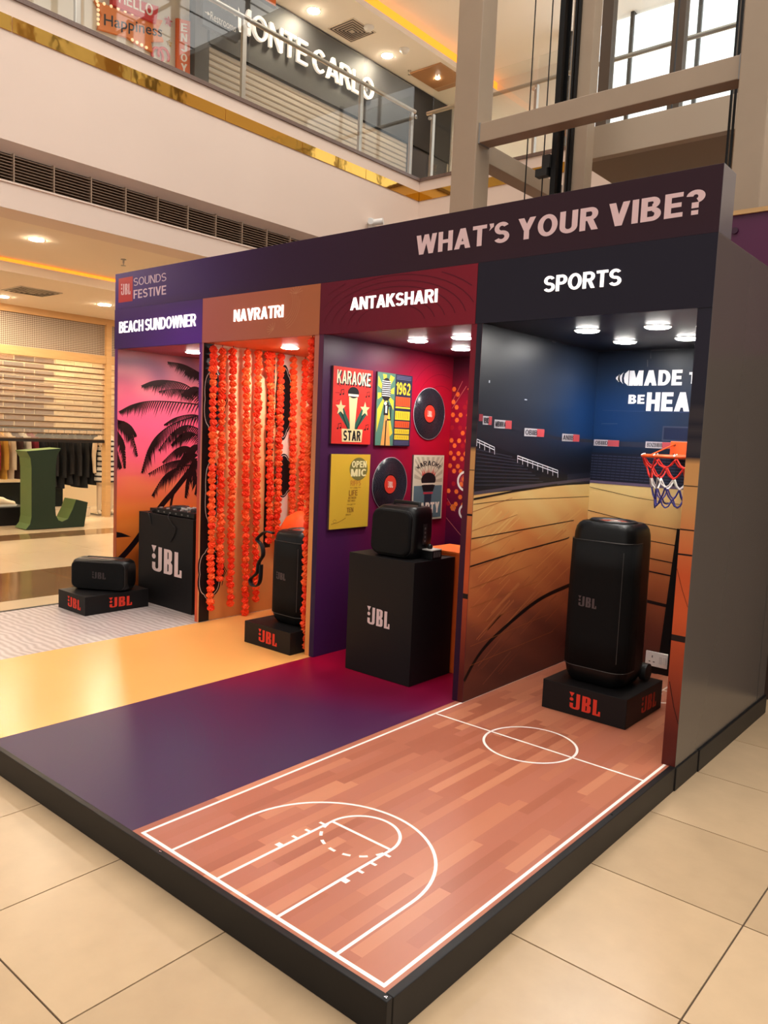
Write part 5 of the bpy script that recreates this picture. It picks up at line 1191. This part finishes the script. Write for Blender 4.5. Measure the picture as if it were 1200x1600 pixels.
# ================================================================== LIFT SHAFT BEHIND THE BOOTH
LY = 2.5; CONC = M('beige_steel', (164, 143, 120), .42, .0, noise=(2.2, .12)); CONC2 = M('grey_steel', (142, 138, 132), .4, .0, noise=(2, .1))
def column(label, x0, x1, y0, y1):
    o = thing('steel_column', label, 'column', ((x0+x1)/2, (y0+y1)/2, FZ)); box('shaft', CONC, o, x0, y0, FZ, x1, y1, 9.5, .008); box('base_plate', CONC2, o, x0-.06, y0-.06, FZ+.0, x1+.06, y1+.06, FZ+.02); return o
column('thick beige steel column rising behind the centre of the booth header', -3.376, -3.10, LY, LY+.24)
column('wide beige steel column at the right edge behind the booth', -.772, -.555, LY, LY+.26)
def beam(label, x0, x1, y0, y1, z0, z1):
    o = thing('steel_beam', label, 'beam', ((x0+x1)/2, (y0+y1)/2, z0)); box('beam_body', CONC, o, x0, y0, z0, x1, y1, z1, .006)
    if x1-x0 > y1-y0:
        for x in (x0+.004, x1-.012): box('end_plate', CONC2, o, x-.004, y0-.004, z0-.004, x+.012, y1+.004, z1+.004)
    else:
        for y in (y0+.004, y1-.012): box('end_plate', CONC2, o, x0-.004, y-.004, z0-.004, x1+.004, y+.012, z1+.004)
beam('beige horizontal steel beam between the two lift columns', -3.10, -.772, LY+.03, LY+.20, 4.315, 4.49)
beam('beige steel beam running back from the thick column', -3.34, -3.16, LY+.24, 4.3, 4.22, 4.40)
for (x0, x1, s) in ((-2.593, -2.50, 'thick black lift guide rail behind the beam'),):
    o = thing('guide_rail', s, 'rail', ((x0+x1)/2, 3.0, FZ)); box('rail_web', BLACKP, o, x0+.02, 2.98, FZ, x1-.02, 3.06, 9); box('rail_flange', BLACKP, o, x0, 3.06, FZ, x1, 3.075, 9)
    box('guide_shoe', M('shoe_dark', (40, 38, 36), .4), o, x0-.12, 2.94, 4.05, x0, 3.02, 4.12); box('guide_shoe', M('shoe_dark', (40, 38, 36), .4), o, x0-.06, 2.95, 4.12, x0+.02, 3.05, 4.24)
o = thing('rail_post', 'brown steel post with black rail lines right of the guide rail', 'post', (-2.36, 3.1, FZ)); box('post_shaft', CONC, o, -2.47, 3.05, FZ, -2.26, 3.2, 9, .004)
for x in (-2.43, -2.395): box('rail_line', BLACKP, o, x-.01, 3.02, FZ, x+.01, 3.05, 9)
o = thing('rail_post', 'narrow post with black rails left of the wide right column', 'post', (-.95, 3.1, FZ)); box('post_shaft', CONC2, o, -.93, 3.0, FZ, -.88, 3.1, 9, .004)
for x in (-.975, -.945): box('rail_line', BLACKP, o, x-.008, 2.98, FZ, x+.008, 3.0, 9)
for i, (x, s) in enumerate(((-2.85, 'left thin steel lift cable'), (-2.665, 'right thin steel lift cable'))):
    tag(MB().tube([(x, 3.0, FZ), (x, 3.0, 9)], .006, 6).build('lift_cable', BLACKP, origin=(x, 3.0, FZ)), s+' hanging in the shaft', 'cable')
o = thing('lift_landing', 'beige landing slab of the lift above the booth header', 'slab', (-1.8, 3.8, 4.35)); box('slab_edge', M('landing_beige', (186, 168, 146), .6), o, -2.62, 3.6, 4.36, -.9, 3.7, 4.665, .004); box('slab_body', M('landing_under', (150, 132, 112), .7), o, -2.62, 3.7, 4.36, -.9, 4.9, 4.62)
box('sill', M('dark_frame', (58, 54, 50), .4), o, -2.0, 3.75, 4.62, -.9, 3.82, 4.70)
o = thing('lift_doors', 'glazed lift doors in brown steel frames at top right', 'door', (-1.7, 4.2, 4.62))
for (a, b) in ((-2.62, -1.98), (-1.86, -1.36), (-1.28, -.78)): box('glass_pane', GLASS, o, a, 4.19, 4.7, b, 4.21, 8.5)
for (a, b) in ((-2.74, -2.62), (-1.98, -1.94), (-1.92, -1.86), (-1.36, -1.28), (-.78, -.70)): box('door_frame', M('bronze_frame', (96, 82, 70), .35, .3), o, a, 4.16, 4.62, b, 4.26, 8.6)
box('door_header', M('dark_frame', (58, 54, 50), .4), o, -2.74, 4.16, 6.3, -.7, 4.26, 6.38)
o = thing('notice_sheet', 'white printed notice sheet on the lift glazing', 'notice', (-1.0, 4.18, 5.3))
box('sheet', WHITEP, o, -1.10, 4.178, 5.26, -.90, 4.184, 5.62)
p = Print((0, 4.178, 0), (1, 0, 0), (0, 0, 1), (0, -1, 0), .002); p.text('LG', -1.06, 5.54, .08, .05, (60, 60, 66), 0, .02)
for k in range(9): p.rect(-1.07, 5.30+k*.025, -.93, 5.308+k*.025, (130, 130, 136), 0)
p.build('notice_text', VINYLM, o)
